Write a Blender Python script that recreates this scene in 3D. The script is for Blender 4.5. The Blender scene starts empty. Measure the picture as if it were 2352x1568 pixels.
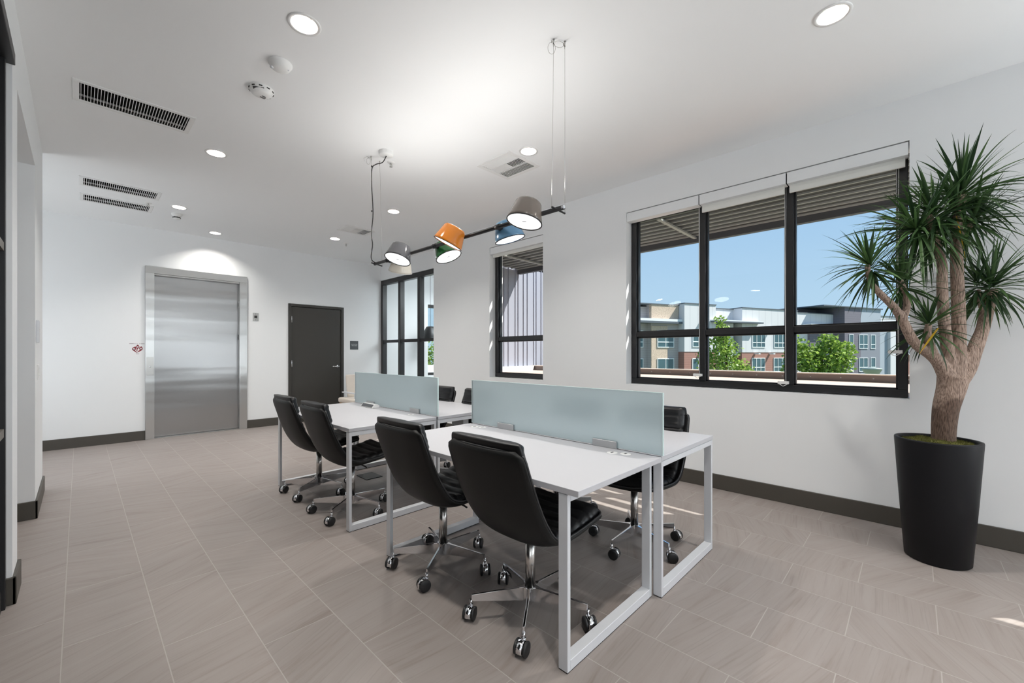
import bpy, bmesh, math, random
from mathutils import Vector, Matrix, noise
PI = math.pi
S = bpy.context.scene
C = S.collection
rnd = random.Random(7)

# ------------------------------------------------------------ camera, world, sun, exposure
cam = bpy.data.objects.new('camera', bpy.data.cameras.new('camera')); C.objects.link(cam)
cam.location = (0, 0, 1.25); cam.rotation_euler = (PI/2, 0, -math.radians(46.057))
cam.data.sensor_width = 36; cam.data.lens = 14.663; cam.data.shift_y = 0.01148
cam.data.clip_start = 0.02; cam.data.clip_end = 400
S.camera = cam
S.view_settings.view_transform = 'Standard'; S.view_settings.look = 'None'
S.view_settings.exposure = 0.08; S.view_settings.gamma = 1.0
S.view_settings.use_curve_mapping = False
cy = S.cycles
cy.max_bounces = 10; cy.diffuse_bounces = 8; cy.glossy_bounces = 4; cy.transmission_bounces = 6
cy.transparent_max_bounces = 12; cy.caustics_reflective = False; cy.caustics_refractive = False
cy.sample_clamp_indirect = 4.0; cy.use_adaptive_sampling = True; cy.adaptive_threshold = 0.02
cy.use_denoising = True
try: cy.denoiser = 'OPENIMAGEDENOISE'
except Exception: pass

W = bpy.data.worlds.new('sky'); S.world = W; W.use_nodes = True
wn, wl = W.node_tree.nodes, W.node_tree.links
bg = wn['Background']
tc = wn.new('ShaderNodeTexCoord'); sp = wn.new('ShaderNodeSeparateXYZ'); rp = wn.new('ShaderNodeValToRGB')
wl.new(tc.outputs['Generated'], sp.inputs[0]); wl.new(sp.outputs['Z'], rp.inputs[0]); wl.new(rp.outputs[0], bg.inputs[0])
e = rp.color_ramp.elements
e[0].position = 0.0; e[0].color = (0.52, 0.70, 0.86, 1)
e[1].position = 1.0; e[1].color = (0.10, 0.25, 0.60, 1)
x = e.new(0.12); x.color = (0.46, 0.66, 0.86, 1)
x = e.new(0.40); x.color = (0.30, 0.52, 0.82, 1)
bg.inputs[1].default_value = 1.0

SUN_V = Vector((1.0, -1.14, 1.74)).normalized()
sl = bpy.data.lights.new('sun', 'SUN'); sl.energy = 9.0; sl.angle = math.radians(0.25); sl.color = (1, 0.96, 0.9)
so = bpy.data.objects.new('sun', sl); C.objects.link(so)
so.rotation_euler = SUN_V.to_track_quat('Z', 'Y').to_euler(); so.location = (8, -6, 12)

def area(name, loc, size, rot, power, color=(1, 1, 1), shape='RECTANGLE', spread=PI):
    l = bpy.data.lights.new(name, 'AREA'); l.shape = shape; l.size = size[0]; l.size_y = size[1]
    l.energy = power; l.color = color; l.spread = spread
    o = bpy.data.objects.new(name, l); C.objects.link(o); o.location = loc; o.rotation_euler = rot
    return o
# added daylight-toned fill lights for the room, mostly behind the camera
DAY = (0.90, 0.96, 1.0)
area('end_window_fill', (0.85, -5.42, 1.75), (1.6, 1.9), (PI/2+0.2, 0, 0), 34, DAY)
SDW = area('side_window_fill', (4.17, -3.2, 1.2), (1.7, 1.4), (0, 0, 0), 125, DAY)
SDW.rotation_euler = Vector((0.6, -0.3, -0.75)).to_track_quat('Z', 'Y').to_euler()
LOB = area('lobby_fill', (-5.1, -3.6, 1.65), (4.6, 2.3), (0, 0, 0), 84, DAY)  # added fill, the lobby wall has no windows
LOB.rotation_euler = Vector((-1.0, -0.85, -0.42)).to_track_quat('Z', 'Y').to_euler()
area('hall_fill', (-1.66, 6.6, 1.5), (1.9, 1.4), (0, -PI/2-0.25, 0), 34, DAY)  # added fill in the alcove, no window is built there
area('meeting_room_fill', (5.9, 6.3, 2.7), (1.6, 0.8), (0, 0, 0), 75, DAY)  # added overhead fill
DOWN = 28.0      # each recessed lamp
UP = 1.7         # each added upward light on a pendant, lifts the ceiling
PEND = 1.5       # each pendant disc

# ------------------------------------------------------------ mesh helpers
def V(*a): return Vector(a)
class MB:
    def __init__(s): s.bm = bmesh.new()
    def box(s, x0, x1, y0, y1, z0, z1, mi=0):
        vs = [s.bm.verts.new(p) for p in ((x0,y0,z0),(x1,y0,z0),(x1,y1,z0),(x0,y1,z0),(x0,y0,z1),(x1,y0,z1),(x1,y1,z1),(x0,y1,z1))]
        for f in ((0,3,2,1),(4,5,6,7),(0,1,5,4),(1,2,6,5),(2,3,7,6),(3,0,4,7)):
            fc = s.bm.faces.new([vs[i] for i in f]); fc.material_index = mi
        return s
    def obox(s, c, ax, ay, az, mi=0):       # oriented box, half vectors
        c = Vector(c); ax, ay, az = Vector(ax), Vector(ay), Vector(az)
        vs = [s.bm.verts.new(c+i*ax+j*ay+k*az) for i, j, k in ((-1,-1,-1),(1,-1,-1),(1,1,-1),(-1,1,-1),(-1,-1,1),(1,-1,1),(1,1,1),(-1,1,1))]
        for f in ((0,3,2,1),(4,5,6,7),(0,1,5,4),(1,2,6,5),(2,3,7,6),(3,0,4,7)):
            fc = s.bm.faces.new([vs[i] for i in f]); fc.material_index = mi
        return s
    def tube(s, pts, rad, n=10, cap=True, mi=0):
        pts = [Vector(p) for p in pts]
        if not hasattr(rad, '__len__'): rad = [rad]*len(pts)
        rings = []; up = None
        for i, p in enumerate(pts):
            d = (pts[min(i+1, len(pts)-1)]-pts[max(i-1, 0)]).normalized()
            if up is None:
                up = d.orthogonal().normalized()
            else:
                up = (up - d*up.dot(d)); up = up.normalized() if up.length > 1e-6 else d.orthogonal().normalized()
            b = d.cross(up)
            rings.append([s.bm.verts.new(p+(up*math.cos(2*PI*k/n)+b*math.sin(2*PI*k/n))*rad[i]) for k in range(n)])
        for a, b_ in zip(rings, rings[1:]):
            for k in range(n):
                f = s.bm.faces.new((a[k], a[(k+1) % n], b_[(k+1) % n], b_[k])); f.smooth = True; f.material_index = mi
        if cap:
            f = s.bm.faces.new(rings[0][::-1]); f.material_index = mi
            f = s.bm.faces.new(rings[-1]); f.material_index = mi
        return s
    def lathe(s, prof, c=(0,0,0), axis=(0,0,1), n=32, mi=0, close=False):   # prof = [(r, h)...]
        c = Vector(c); ax = Vector(axis).normalized(); u = ax.orthogonal().normalized(); v = ax.cross(u)
        rings = []
        for r, h in prof:
            if r < 1e-6: rings.append([s.bm.verts.new(c+ax*h)])
            else: rings.append([s.bm.verts.new(c+ax*h+(u*math.cos(2*PI*k/n)+v*math.sin(2*PI*k/n))*r) for k in range(n)])
        for a, b in zip(rings, rings[1:]):
            for k in range(n):
                k2 = (k+1) % n
                q = [a[k] if len(a) > 1 else a[0], a[k2] if len(a) > 1 else a[0], b[k2] if len(b) > 1 else b[0], b[k] if len(b) > 1 else b[0]]
                q = list(dict.fromkeys(q))
                if len(q) > 2:
                    f = s.bm.faces.new(q); f.smooth = True; f.material_index = mi
        return s
    def prism(s, poly, d, mi=0):            # closed polygon (3D, planar) extruded by vector d
        d = Vector(d); a = [s.bm.verts.new(p) for p in poly]; b = [s.bm.verts.new(Vector(p)+d) for p in poly]
        n = len(a)
        f = s.bm.faces.new(a[::-1]); f.material_index = mi
        f = s.bm.faces.new(b); f.material_index = mi
        for k in range(n):
            f = s.bm.faces.new((a[k], a[(k+1) % n], b[(k+1) % n], b[k])); f.material_index = mi
        return s
    def done(s, name, mats, parent=None, bevel=0, seg=2, sub=0, recalc=True, solid=None):
        if recalc: bmesh.ops.recalc_face_normals(s.bm, faces=s.bm.faces)
        me = bpy.data.meshes.new(name); s.bm.to_mesh(me); s.bm.free()
        for m in (mats if isinstance(mats, (list, tuple)) else [mats]): me.materials.append(m)
        o = bpy.data.objects.new(name, me); C.objects.link(o); o.parent = parent
        if solid: md = o.modifiers.new('solid', 'SOLIDIFY'); md.thickness = solid[0]; md.offset = solid[1]
        if bevel:
            md = o.modifiers.new('bevel', 'BEVEL'); md.width = bevel; md.segments = seg; md.limit_method = 'ANGLE'; md.angle_limit = math.radians(40)
            md.harden_normals = False
        if sub: md = o.modifiers.new('sub', 'SUBSURF'); md.levels = sub; md.render_levels = sub
        return o
def tag(o, label, cat, group=None, kind=None):
    if label: o['label'] = label
    if cat: o['category'] = cat
    if group: o['group'] = group
    if kind: o['kind'] = kind
    return o
def struct(o, label=None):
    o['kind'] = 'structure'
    if label: o['label'] = label
    return o
def root(name, loc, label, cat, group=None, rz=0):
    o = bpy.data.objects.new(name, None); C.objects.link(o); o.location = loc; o.rotation_euler = (0, 0, rz)
    o.empty_display_size = 0.1
    return tag(o, label, cat, group)
def copy_tree(o, parent=None):
    c = o.copy(); C.objects.link(c); c.parent = parent
    for ch in list(o.children): copy_tree(ch, c)
    return c

# ------------------------------------------------------------ materials
def lin(r, g, b):
    f = lambda c: (c/255/12.92) if c/255 <= 0.04045 else ((c/255+0.055)/1.055)**2.4
    return (f(r), f(g), f(b), 1)
def mat(name, col, rough=0.5, metal=0.0, spec=None, bump=None, noisecol=None, **kw):
    m = bpy.data.materials.new(name); m.use_nodes = True
    n, l = m.node_tree.nodes, m.node_tree.links; p = n['Principled BSDF']
    p.inputs['Base Color'].default_value = col; p.inputs['Roughness'].default_value = rough; p.inputs['Metallic'].default_value = metal
    if spec is not None: p.inputs['Specular IOR Level'].default_value = spec
    for k, v in kw.items(): p.inputs[k.replace('_', ' ')].default_value = v
    t = n.new('ShaderNodeTexCoord')
    if noisecol:
        sc, amt = noisecol
        nz = n.new('ShaderNodeTexNoise'); nz.inputs['Scale'].default_value = sc; nz.inputs['Detail'].default_value = 4
        l.new(t.outputs['Object'], nz.inputs['Vector'])
        mx = n.new('ShaderNodeMix'); mx.data_type = 'RGBA'
        mx.inputs[6].default_value = tuple(c*(1-amt) for c in col[:3])+(1,); mx.inputs[7].default_value = tuple(min(1, c*(1+amt)) for c in col[:3])+(1,)
        l.new(nz.outputs['Fac'], mx.inputs[0]); l.new(mx.outputs[2], p.inputs['Base Color'])
    if bump:
        sc, st, dist = bump
        nz = n.new('ShaderNodeTexNoise'); nz.inputs['Scale'].default_value = sc; nz.inputs['Detail'].default_value = 3
        l.new(t.outputs['Object'], nz.inputs['Vector'])
        b = n.new('ShaderNodeBump'); b.inputs['Strength'].default_value = st; b.inputs['Distance'].default_value = dist
        l.new(nz.outputs['Fac'], b.inputs['Height']); l.new(b.outputs[0], p.inputs['Normal'])
    return m
def emit(name, col, st):
    m = bpy.data.materials.new(name); m.use_nodes = True
    p = m.node_tree.nodes['Principled BSDF']; p.inputs['Base Color'].default_value = col
    p.inputs['Emission Color'].default_value = col; p.inputs['Emission Strength'].default_value = st
    return m
def fres(n, l, ior):        # same reflectance from both sides of the sheet
    g = n.new('ShaderNodeNewGeometry'); m = n.new('ShaderNodeMath'); m.operation = 'MULTIPLY_ADD'
    l.new(g.outputs['Backfacing'], m.inputs[0]); m.inputs[1].default_value = 1/ior-ior; m.inputs[2].default_value = ior
    f = n.new('ShaderNodeFresnel'); l.new(m.outputs[0], f.inputs[0]); return f
def pane_mat(name, tint, refl=0.06, rough=0.0, haze=None):
    m = bpy.data.materials.new(name); m.use_nodes = True
    n, l = m.node_tree.nodes, m.node_tree.links
    for q in list(n): n.remove(q)
    out = n.new('ShaderNodeOutputMaterial'); tr = n.new('ShaderNodeBsdfTransparent'); gl = n.new('ShaderNodeBsdfGlossy')
    tr.inputs[0].default_value = tint; gl.inputs['Roughness'].default_value = rough
    fr = fres(n, l, 1.20)
    mx = n.new('ShaderNodeMixShader'); l.new(fr.outputs[0], mx.inputs[0]); l.new(tr.outputs[0], mx.inputs[1]); l.new(gl.outputs[0], mx.inputs[2])
    l.new(mx.outputs[0], out.inputs[0])
    return m

wallM = mat('wall_paint', (0.85, 0.863, 0.872, 1), 0.75, bump=(60, 0.06, 0.001), noisecol=(1.5, 0.008))
ceilM = mat('ceiling_paint', (0.90, 0.91, 0.915, 1), 0.8, noisecol=(1.5, 0.006))
baseM = mat('baseboard_paint', lin(72, 68, 62), 0.45, noisecol=(6, 0.05))
blackM = mat('black_frame_metal', lin(30, 30, 32), 0.4, noisecol=(5, 0.08))
whiteM = mat('white_satin', (0.82, 0.82, 0.81, 1), 0.4, noisecol=(3, 0.01))
creamM = mat('shade_fabric', (0.80, 0.80, 0.76, 1), 0.7, noisecol=(40, 0.02))
shadowM = mat('black_gap', (0.02, 0.02, 0.02, 1), 0.8, noisecol=(4, 0.1))
doorM = mat('charcoal_door_paint', lin(52, 50, 46), 0.42, noisecol=(3, 0.03))
chromeM = mat('chrome', (0.82, 0.82, 0.84, 1), 0.08, 1.0, noisecol=(8, 0.01))
nickelM = mat('brushed_nickel', (0.55, 0.54, 0.52, 1), 0.28, 1.0, noisecol=(30, 0.03))
colM = mat('brushed_column', (0.62, 0.60, 0.58, 1), 0.22, 1.0, noisecol=(30, 0.03))
silverM = mat('silver_powder_coat', lin(212, 214, 218), 0.42, 0.1, noisecol=(20, 0.02))
bracketM = mat('satin_aluminium', lin(176, 178, 180), 0.35, 0.4, noisecol=(20, 0.02))
deskM = mat('white_laminate', (0.505, 0.505, 0.53, 1), 0.38, noisecol=(4, 0.01))
edgeM = deskM
leatherM = mat('black_leather', (0.008, 0.008, 0.009, 1), 0.36, spec=0.35, bump=(55, 0.12, 0.002), noisecol=(9, 0.15))
shellM = mat('black_shell_leather', (0.008, 0.008, 0.008, 1), 0.5, spec=0.28, bump=(160, 0.1, 0.001), noisecol=(7, 0.1))
pipeM = mat('black_piping', (0.03, 0.03, 0.032, 1), 0.4, noisecol=(9, 0.1))
rubberM = mat('black_rubber', (0.012, 0.012, 0.013, 1), 0.5, noisecol=(9, 0.1))
greyUnderM = mat('dark_plastic', (0.02, 0.02, 0.02, 1), 0.5, noisecol=(9, 0.1))
ledM = emit('lamp_disc', (1, 1, 1, 1), 1.3)
downM = emit('downlight_lens', (1, 0.95, 0.86, 1), 2.2)
coneM = mat('lamp_reflector', (0.80, 0.70, 0.60, 1), 0.3, 0.6, noisecol=(20, 0.02))
potM = mat('matte_black_planter', (0.006, 0.006, 0.0075, 1), 0.5, spec=0.22, noisecol=(5, 0.1))
duct = mat('vent_interior', (0.035, 0.034, 0.028, 1), 0.8, noisecol=(12, 0.3))
glassM = pane_mat('window_glass', (0.97, 0.985, 0.98, 1))
screenEdgeM = mat('glass_edge', (0.62, 0.76, 0.76, 1), 0.2, noisecol=(8, 0.02))
redM = mat('sticker_red', lin(130, 22, 36), 0.5, noisecol=(9, 0.05))
stickM = mat('clear_sticker', (0.86, 0.86, 0.87, 1), 0.4, noisecol=(9, 0.01))
signM = mat('sign_plate', lin(78, 82, 86), 0.5, noisecol=(9, 0.05))
signTxtM = mat('sign_lettering', lin(205, 208, 210), 0.5, noisecol=(9, 0.02))
inkM = mat('printed_ink', (0.03, 0.03, 0.03, 1), 0.5, noisecol=(9, 0.1))

# frosted screen glass: translucent film with some see-through blur
def frosted():
    m = bpy.data.materials.new('frosted_glass'); m.use_nodes = True
    n, l = m.node_tree.nodes, m.node_tree.links
    for q in list(n): n.remove(q)
    out = n.new('ShaderNodeOutputMaterial')
    rf = n.new('ShaderNodeBsdfRefraction'); rf.inputs['Color'].default_value = (0.90, 0.96, 0.97, 1); rf.inputs['Roughness'].default_value = 0.5; rf.inputs['IOR'].default_value = 1.12
    tl = n.new('ShaderNodeBsdfTranslucent'); tl.inputs[0].default_value = (0.84, 0.92, 0.94, 1)
    df = n.new('ShaderNodeBsdfDiffuse'); df.inputs[0].default_value = (0.66, 0.77, 0.80, 1)
    gl = n.new('ShaderNodeBsdfGlossy'); gl.inputs['Roughness'].default_value = 0.25
    m1 = n.new('ShaderNodeMixShader'); m1.inputs[0].default_value = 0.45; l.new(tl.outputs[0], m1.inputs[1]); l.new(df.outputs[0], m1.inputs[2])
    m2 = n.new('ShaderNodeMixShader'); m2.inputs[0].default_value = 0.62; l.new(rf.outputs[0], m2.inputs[1]); l.new(m1.outputs[0], m2.inputs[2])
    fr = fres(n, l, 1.35)
    m3 = n.new('ShaderNodeMixShader'); l.new(fr.outputs[0], m3.inputs[0]); l.new(m2.outputs[0], m3.inputs[1]); l.new(gl.outputs[0], m3.inputs[2])
    l.new(m3.outputs[0], out.inputs[0])
    return m
frostM = frosted()

def steel():
    m = mat('brushed_stainless', (0.45, 0.45, 0.45, 1), 0.30, 1.0)
    n, l = m.node_tree.nodes, m.node_tree.links; p = n['Principled BSDF']
    t = n.new('ShaderNodeTexCoord'); mp = n.new('ShaderNodeMapping'); mp.inputs['Scale'].default_value = (3, 3, 700)
    nz = n.new('ShaderNodeTexNoise'); nz.inputs['Scale'].default_value = 1.0
    l.new(t.outputs['Object'], mp.inputs[0]); l.new(mp.outputs[0], nz.inputs['Vector'])
    b = n.new('ShaderNodeBump'); b.inputs['Strength'].default_value = 0.035; b.inputs['Distance'].default_value = 0.002
    l.new(nz.outputs['Fac'], b.inputs['Height'])
    # slight oil-canning of the sheet
    mp2 = n.new('ShaderNodeMapping'); mp2.inputs['Scale'].default_value = (0.4, 0.4, 5.0)
    n2 = n.new('ShaderNodeTexNoise'); n2.inputs['Scale'].default_value = 1.0; n2.inputs['Detail'].default_value = 1
    l.new(t.outputs['Object'], mp2.inputs[0]); l.new(mp2.outputs[0], n2.inputs['Vector'])
    b2 = n.new('ShaderNodeBump'); b2.inputs['Strength'].default_value = 0.35; b2.inputs['Distance'].default_value = 0.02
    l.new(n2.outputs['Fac'], b2.inputs['Height']); l.new(b.outputs[0], b2.inputs['Normal']); l.new(b2.outputs[0], p.inputs['Normal'])
    p.inputs['Anisotropic'].default_value = 0.75
    tg = n.new('ShaderNodeTangent'); tg.direction_type = 'RADIAL'; tg.axis = 'Z'
    l.new(tg.outputs[0], p.inputs['Tangent']); p.inputs['Anisotropic Rotation'].default_value = 0.0
    return m
steelM = steel()
frameSteelM = steelM.copy(); frameSteelM.name = 'stainless_frame'; frameSteelM.node_tree.nodes['Principled BSDF'].inputs['Base Color'].default_value = (0.62, 0.62, 0.61, 1)

def floor_mat():
    m = bpy.data.materials.new('porcelain_tile'); m.use_nodes = True
    n, l = m.node_tree.nodes, m.node_tree.links; p = n['Principled BSDF']
    g = n.new('ShaderNodeNewGeometry'); s = n.new('ShaderNodeSeparateXYZ'); l.new(g.outputs['Position'], s.inputs[0])
    def add(a, v):
        q = n.new('ShaderNodeMath'); q.operation = 'ADD'; l.new(a, q.inputs[0]); q.inputs[1].default_value = v; return q.outputs[0]
    u = add(s.outputs['Y'], 0.595*40-0.22); v = add(s.outputs['X'], 0.3*40-0.25)
    cb = n.new('ShaderNodeCombineXYZ'); l.new(u, cb.inputs[0]); l.new(v, cb.inputs[1])
    br = n.new('ShaderNodeTexBrick'); br.offset = 0.5; br.offset_frequency = 2; br.squash = 1.0
    br.inputs['Scale'].default_value = 1.0; br.inputs['Mortar Size'].default_value = 0.0022; br.inputs['Mortar Smooth'].default_value = 0.2
    br.inputs['Brick Width'].default_value = 0.595; br.inputs['Row Height'].default_value = 0.3
    br.inputs['Color1'].default_value = (0, 0, 0, 1); br.inputs['Color2'].default_value = (1, 1, 1, 1); br.inputs['Mortar'].default_value = (0.5, 0.5, 0.5, 1)
    l.new(cb.outputs[0], br.inputs['Vector'])
    w = n.new('ShaderNodeMath'); w.operation = 'MULTIPLY'; w.inputs[1].default_value = 37.0; l.new(br.outputs['Color'], w.inputs[0])
    # per-tile turn of the veining
    an = n.new('ShaderNodeMath'); an.operation = 'MULTIPLY_ADD'; an.inputs[1].default_value = 1.1; an.inputs[2].default_value = -0.55; l.new(br.outputs['Color'], an.inputs[0])
    ro = n.new('ShaderNodeVectorRotate'); ro.rotation_type = 'Z_AXIS'; l.new(g.outputs['Position'], ro.inputs['Vector']); l.new(an.outputs[0], ro.inputs['Angle'])
    mp = n.new('ShaderNodeMapping'); mp.inputs['Scale'].default_value = (1.1, 11, 1); l.new(ro.outputs[0], mp.inputs[0])
    n1 = n.new('ShaderNodeTexNoise'); n1.noise_dimensions = '4D'; n1.inputs['Scale'].default_value = 1.6; n1.inputs['Detail'].default_value = 6; n1.inputs['Roughness'].default_value = 0.62; n1.inputs['Distortion'].default_value = 0.6
    l.new(mp.outputs[0], n1.inputs['Vector']); l.new(w.outputs[0], n1.inputs['W'])
    r1 = n.new('ShaderNodeValToRGB'); q = r1.color_ramp.elements
    q[0].position = 0.28; q[0].color = (0.232, 0.194, 0.177, 1); q[1].position = 0.62; q[1].color = (0.300, 0.266, 0.250, 1)
    z = q.new(0.44); z.color = (0.280, 0.244, 0.227, 1)
    l.new(n1.outputs['Fac'], r1.inputs[0])
    mp2 = n.new('ShaderNodeMapping'); mp2.inputs['Scale'].default_value = (1.5, 60, 1); l.new(ro.outputs[0], mp2.inputs[0])
    n2 = n.new('ShaderNodeTexNoise'); n2.noise_dimensions = '4D'; n2.inputs['Scale'].default_value = 1.5; n2.inputs['Detail'].default_value = 3; l.new(mp2.outputs[0], n2.inputs['Vector']); l.new(w.outputs[0], n2.inputs['W'])
    r2 = n.new('ShaderNodeValToRGB'); q = r2.color_ramp.elements; q[0].position = 0.33; q[0].color = (0.86, 0.85, 0.84, 1); q[1].position = 0.46; q[1].color = (1, 1, 1, 1)
    l.new(n2.outputs['Fac'], r2.inputs[0])
    mu = n.new('ShaderNodeMix'); mu.data_type = 'RGBA'; mu.blend_type = 'MULTIPLY'; mu.inputs[0].default_value = 0.75; l.new(r1.outputs[0], mu.inputs[6]); l.new(r2.outputs[0], mu.inputs[7])
    mg = n.new('ShaderNodeMix'); mg.data_type = 'RGBA'; l.new(br.outputs['Fac'], mg.inputs[0]); l.new(mu.outputs[2], mg.inputs[6]); mg.inputs[7].default_value = (0.38, 0.345, 0.325, 1)
    l.new(mg.outputs[2], p.inputs['Base Color'])
    p.inputs['Roughness'].default_value = 0.46; p.inputs['Specular IOR Level'].default_value = 0.4
    inv = n.new('ShaderNodeMath'); inv.operation = 'SUBTRACT'; inv.inputs[0].default_value = 1; l.new(br.outputs['Fac'], inv.inputs[1])
    b = n.new('ShaderNodeBump'); b.inputs['Strength'].default_value = 0.4; b.inputs['Distance'].default_value = 0.0015; l.new(inv.outputs[0], b.inputs['Height'])
    l.new(b.outputs[0], p.inputs['Normal'])
    return m
tileM = floor_mat()

# ------------------------------------------------------------ room shell
H = 3.07; XL = -0.232; XW = 4.095; XO = 4.36; YB = 8.0; YF = -5.5
struct(MB().box(-5.8, 8.2, -5.8, 8.25, -0.2, 0.0).done('floor', tileM))
LAMPS = [(0.865, 2.43), (0.865, 4.575), (0.865, 6.60), (2.81, 0.315), (2.81, 2.50), (2.80, 4.81), (2.82, 6.63), (1.43, 7.62),
         (0.865, 0.25), (0.865, -1.9), (2.81, -1.9), (0.865, -4.0), (2.81, -4.0)]
VENTS = [(0.0, 0.595, 4.03, 4.30), (0.03, 0.62, 6.185, 6.445), (0.035, 0.61, 6.83, 7.09)]      # dark slotted return vents
DIFF = [(2.68, 3.11, 2.61, 3.06), (2.63, 3.07, 5.78, 6.12)]
def ceiling():
    bm = bmesh.new()
    loops = [[(-5.8, -5.8), (4.36, -5.8), (4.36, 8.2), (-1.9, 8.2), (-1.9, 0.3), (-5.8, 0.3)]]
    for (x, y) in LAMPS: loops.append([(x+0.066*math.cos(2*PI*k/28), y+0.066*math.sin(2*PI*k/28)) for k in range(28)])
    for (a, b, c, d) in VENTS: loops.append([(a, c), (b, c), (b, d), (a, d)])
    for (a, b, c, d) in DIFF: loops.append([(a+0.03, c+0.03), (b-0.03, c+0.03), (b-0.03, d-0.03), (a+0.03, d-0.03)])
    es = []
    for lp in loops:
        vs = [bm.verts.new((p[0], p[1], H)) for p in lp]
        es += [bm.edges.new((vs[k], vs[(k+1) % len(vs)])) for k in range(len(vs))]
    bmesh.ops.triangle_fill(bm, edges=es, use_beauty=True)
    for f in bm.faces:
        if f.normal.z > 0: f.normal_flip()
    me = bpy.data.meshes.new('ceiling'); bm.to_mesh(me); bm.free(); me.materials.append(ceilM)
    o = bpy.data.objects.new('ceiling', me); C.objects.link(o); return struct(o)
ceiling()
struct(MB().box(-5.8, 4.4, -5.8, 8.25, 3.42, 3.6).done('roof_slab', wallM))

# window wall (right) with openings; window_1 big, window_2 slim, window_3 behind the camera
OPEN = [(-3.9, -1.52, 0.92, 2.765), (0.023, 2.235, 0.92, 2.765), (3.40, 4.395, 0.905, 2.765)]
w = MB(); y = -5.8
for (a, b, z0, z1) in OPEN:
    w.box(XW, XO, y, a, 0, 3.5); w.box(XW, XO, a, b, 0, z0); w.box(XW, XO, a, b, z1, 3.5); y = b
w.box(XW, XO, y, 5.76, 0, 3.5)
struct(w.done('wall_right', wallM))
# back wall (elevator side), with recess for the elevator doorway, door and the meeting room window
w = MB()
w.box(-1.9, 0.74, YB, YB+0.25, 0, 3.5); w.box(0.74, 1.85, YB, YB+0.25, 2.42, 3.5); w.box(0.74, 1.85, YB+0.2, YB+0.25, 0, 2.42)
w.box(1.85, 2.60, YB, YB+0.25, 0, 3.5); w.box(2.60, 3.55, YB, YB+0.25, 2.11, 3.5); w.box(2.60, 3.55, YB+0.15, YB+0.25, 0, 2.11)
w.box(3.55, 5.53, YB, YB+0.25, 0, 3.5); w.box(5.53, 6.60, YB, YB+0.25, 0, 0.74); w.box(5.53, 6.60, YB, YB+0.25, 2.37, 3.5); w.box(6.60, 8.2, YB, YB+0.25, 0, 3.5)
struct(w.done('wall_back', wallM))
# left side: thin pier, header over the opening, deep pier, alcove wall
w = MB()
w.box(-0.70, XL, 3.24, 3.48, 0, 3.5); w.box(-0.70, XL, 3.48, 4.75, 2.67, 3.5)
w.box(-1.70, XL, 4.79, 5.70, 0, 3.5); w.box(-0.70, XL, 4.75, 4.79, 2.67, 3.5)
w.box(-1.90, -1.70, 3.0, 8.0, 0, 3.5); w.box(-1.70, -0.70, 3.24, 3.30, 0, 3.5)
w.box(-0.75, XL, 0.3, 3.24, 2.76, 3.5); w.box(-0.78, -0.70, 0.3, 3.24, 0, 3.5)
w.box(-5.6, XL, 0.24, 0.3, 0, 3.5); w.box(-5.8, -5.6, -5.8, 0.3, 0, 3.5)
struct(w.done('wall_left', wallM))
w = MB()
w.box(-5.6, 0.0, YF-0.25, YF, 0, 3.5); w.box(0.0, 1.7, YF-0.25, YF, 0, 0.8); w.box(0.0, 1.7, YF-0.25, YF, 2.7, 3.5); w.box(1.7, XW, YF-0.25, YF, 0, 3.5)
struct(w.done('wall_front', wallM))
# meeting room shell behind the glass partition
w = MB()
w.box(4.36, 8.2, 5.84, 6.0, 0, 3.5); w.box(8.0, 8.2, 6.0, 8.0, 0, 3.5)
w.box(4.357, 4.46, 5.76, 8.0, 2.757, 3.5); w.box(4.357, 4.46, 5.76, 5.95, 0, 2.757); w.box(4.357, 4.46, 5.95, 8.0, 0, 0.03)
struct(w.done('wall_meeting', wallM))
struct(MB().box(4.40, 8.2, 5.8, 8.25, 3.0, 3.6).done('ceiling_meeting', ceilM))

def baseb(name, segs, h=0.135):
    w = MB()
    for s_ in segs: w.box(*s_, 0, h)
    struct(w.done(name, baseM, bevel=0.003, seg=1))
baseb('baseboard_right', [(XW-0.014, XW, YF, 5.774)])
baseb('baseboard_corner', [(XW-0.014, 4.357, 5.76, 5.774)])
baseb('baseboard_back', [(-1.7, 0.661, YB-0.014, YB), (1.937, 2.572, YB-0.014, YB), (3.575, 4.343, YB-0.014, YB)])
baseb('baseboard_left', [(XL, XL+0.014, 3.226, 3.494), (-0.27, XL+0.014, 3.226, 3.24), (-0.70, XL+0.014, 3.48, 3.494),
                         (-1.69, XL+0.014, 4.776, 4.79), (XL, XL+0.014, 4.776, 5.714), (-1.69, XL+0.014, 5.70, 5.714)])

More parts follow.
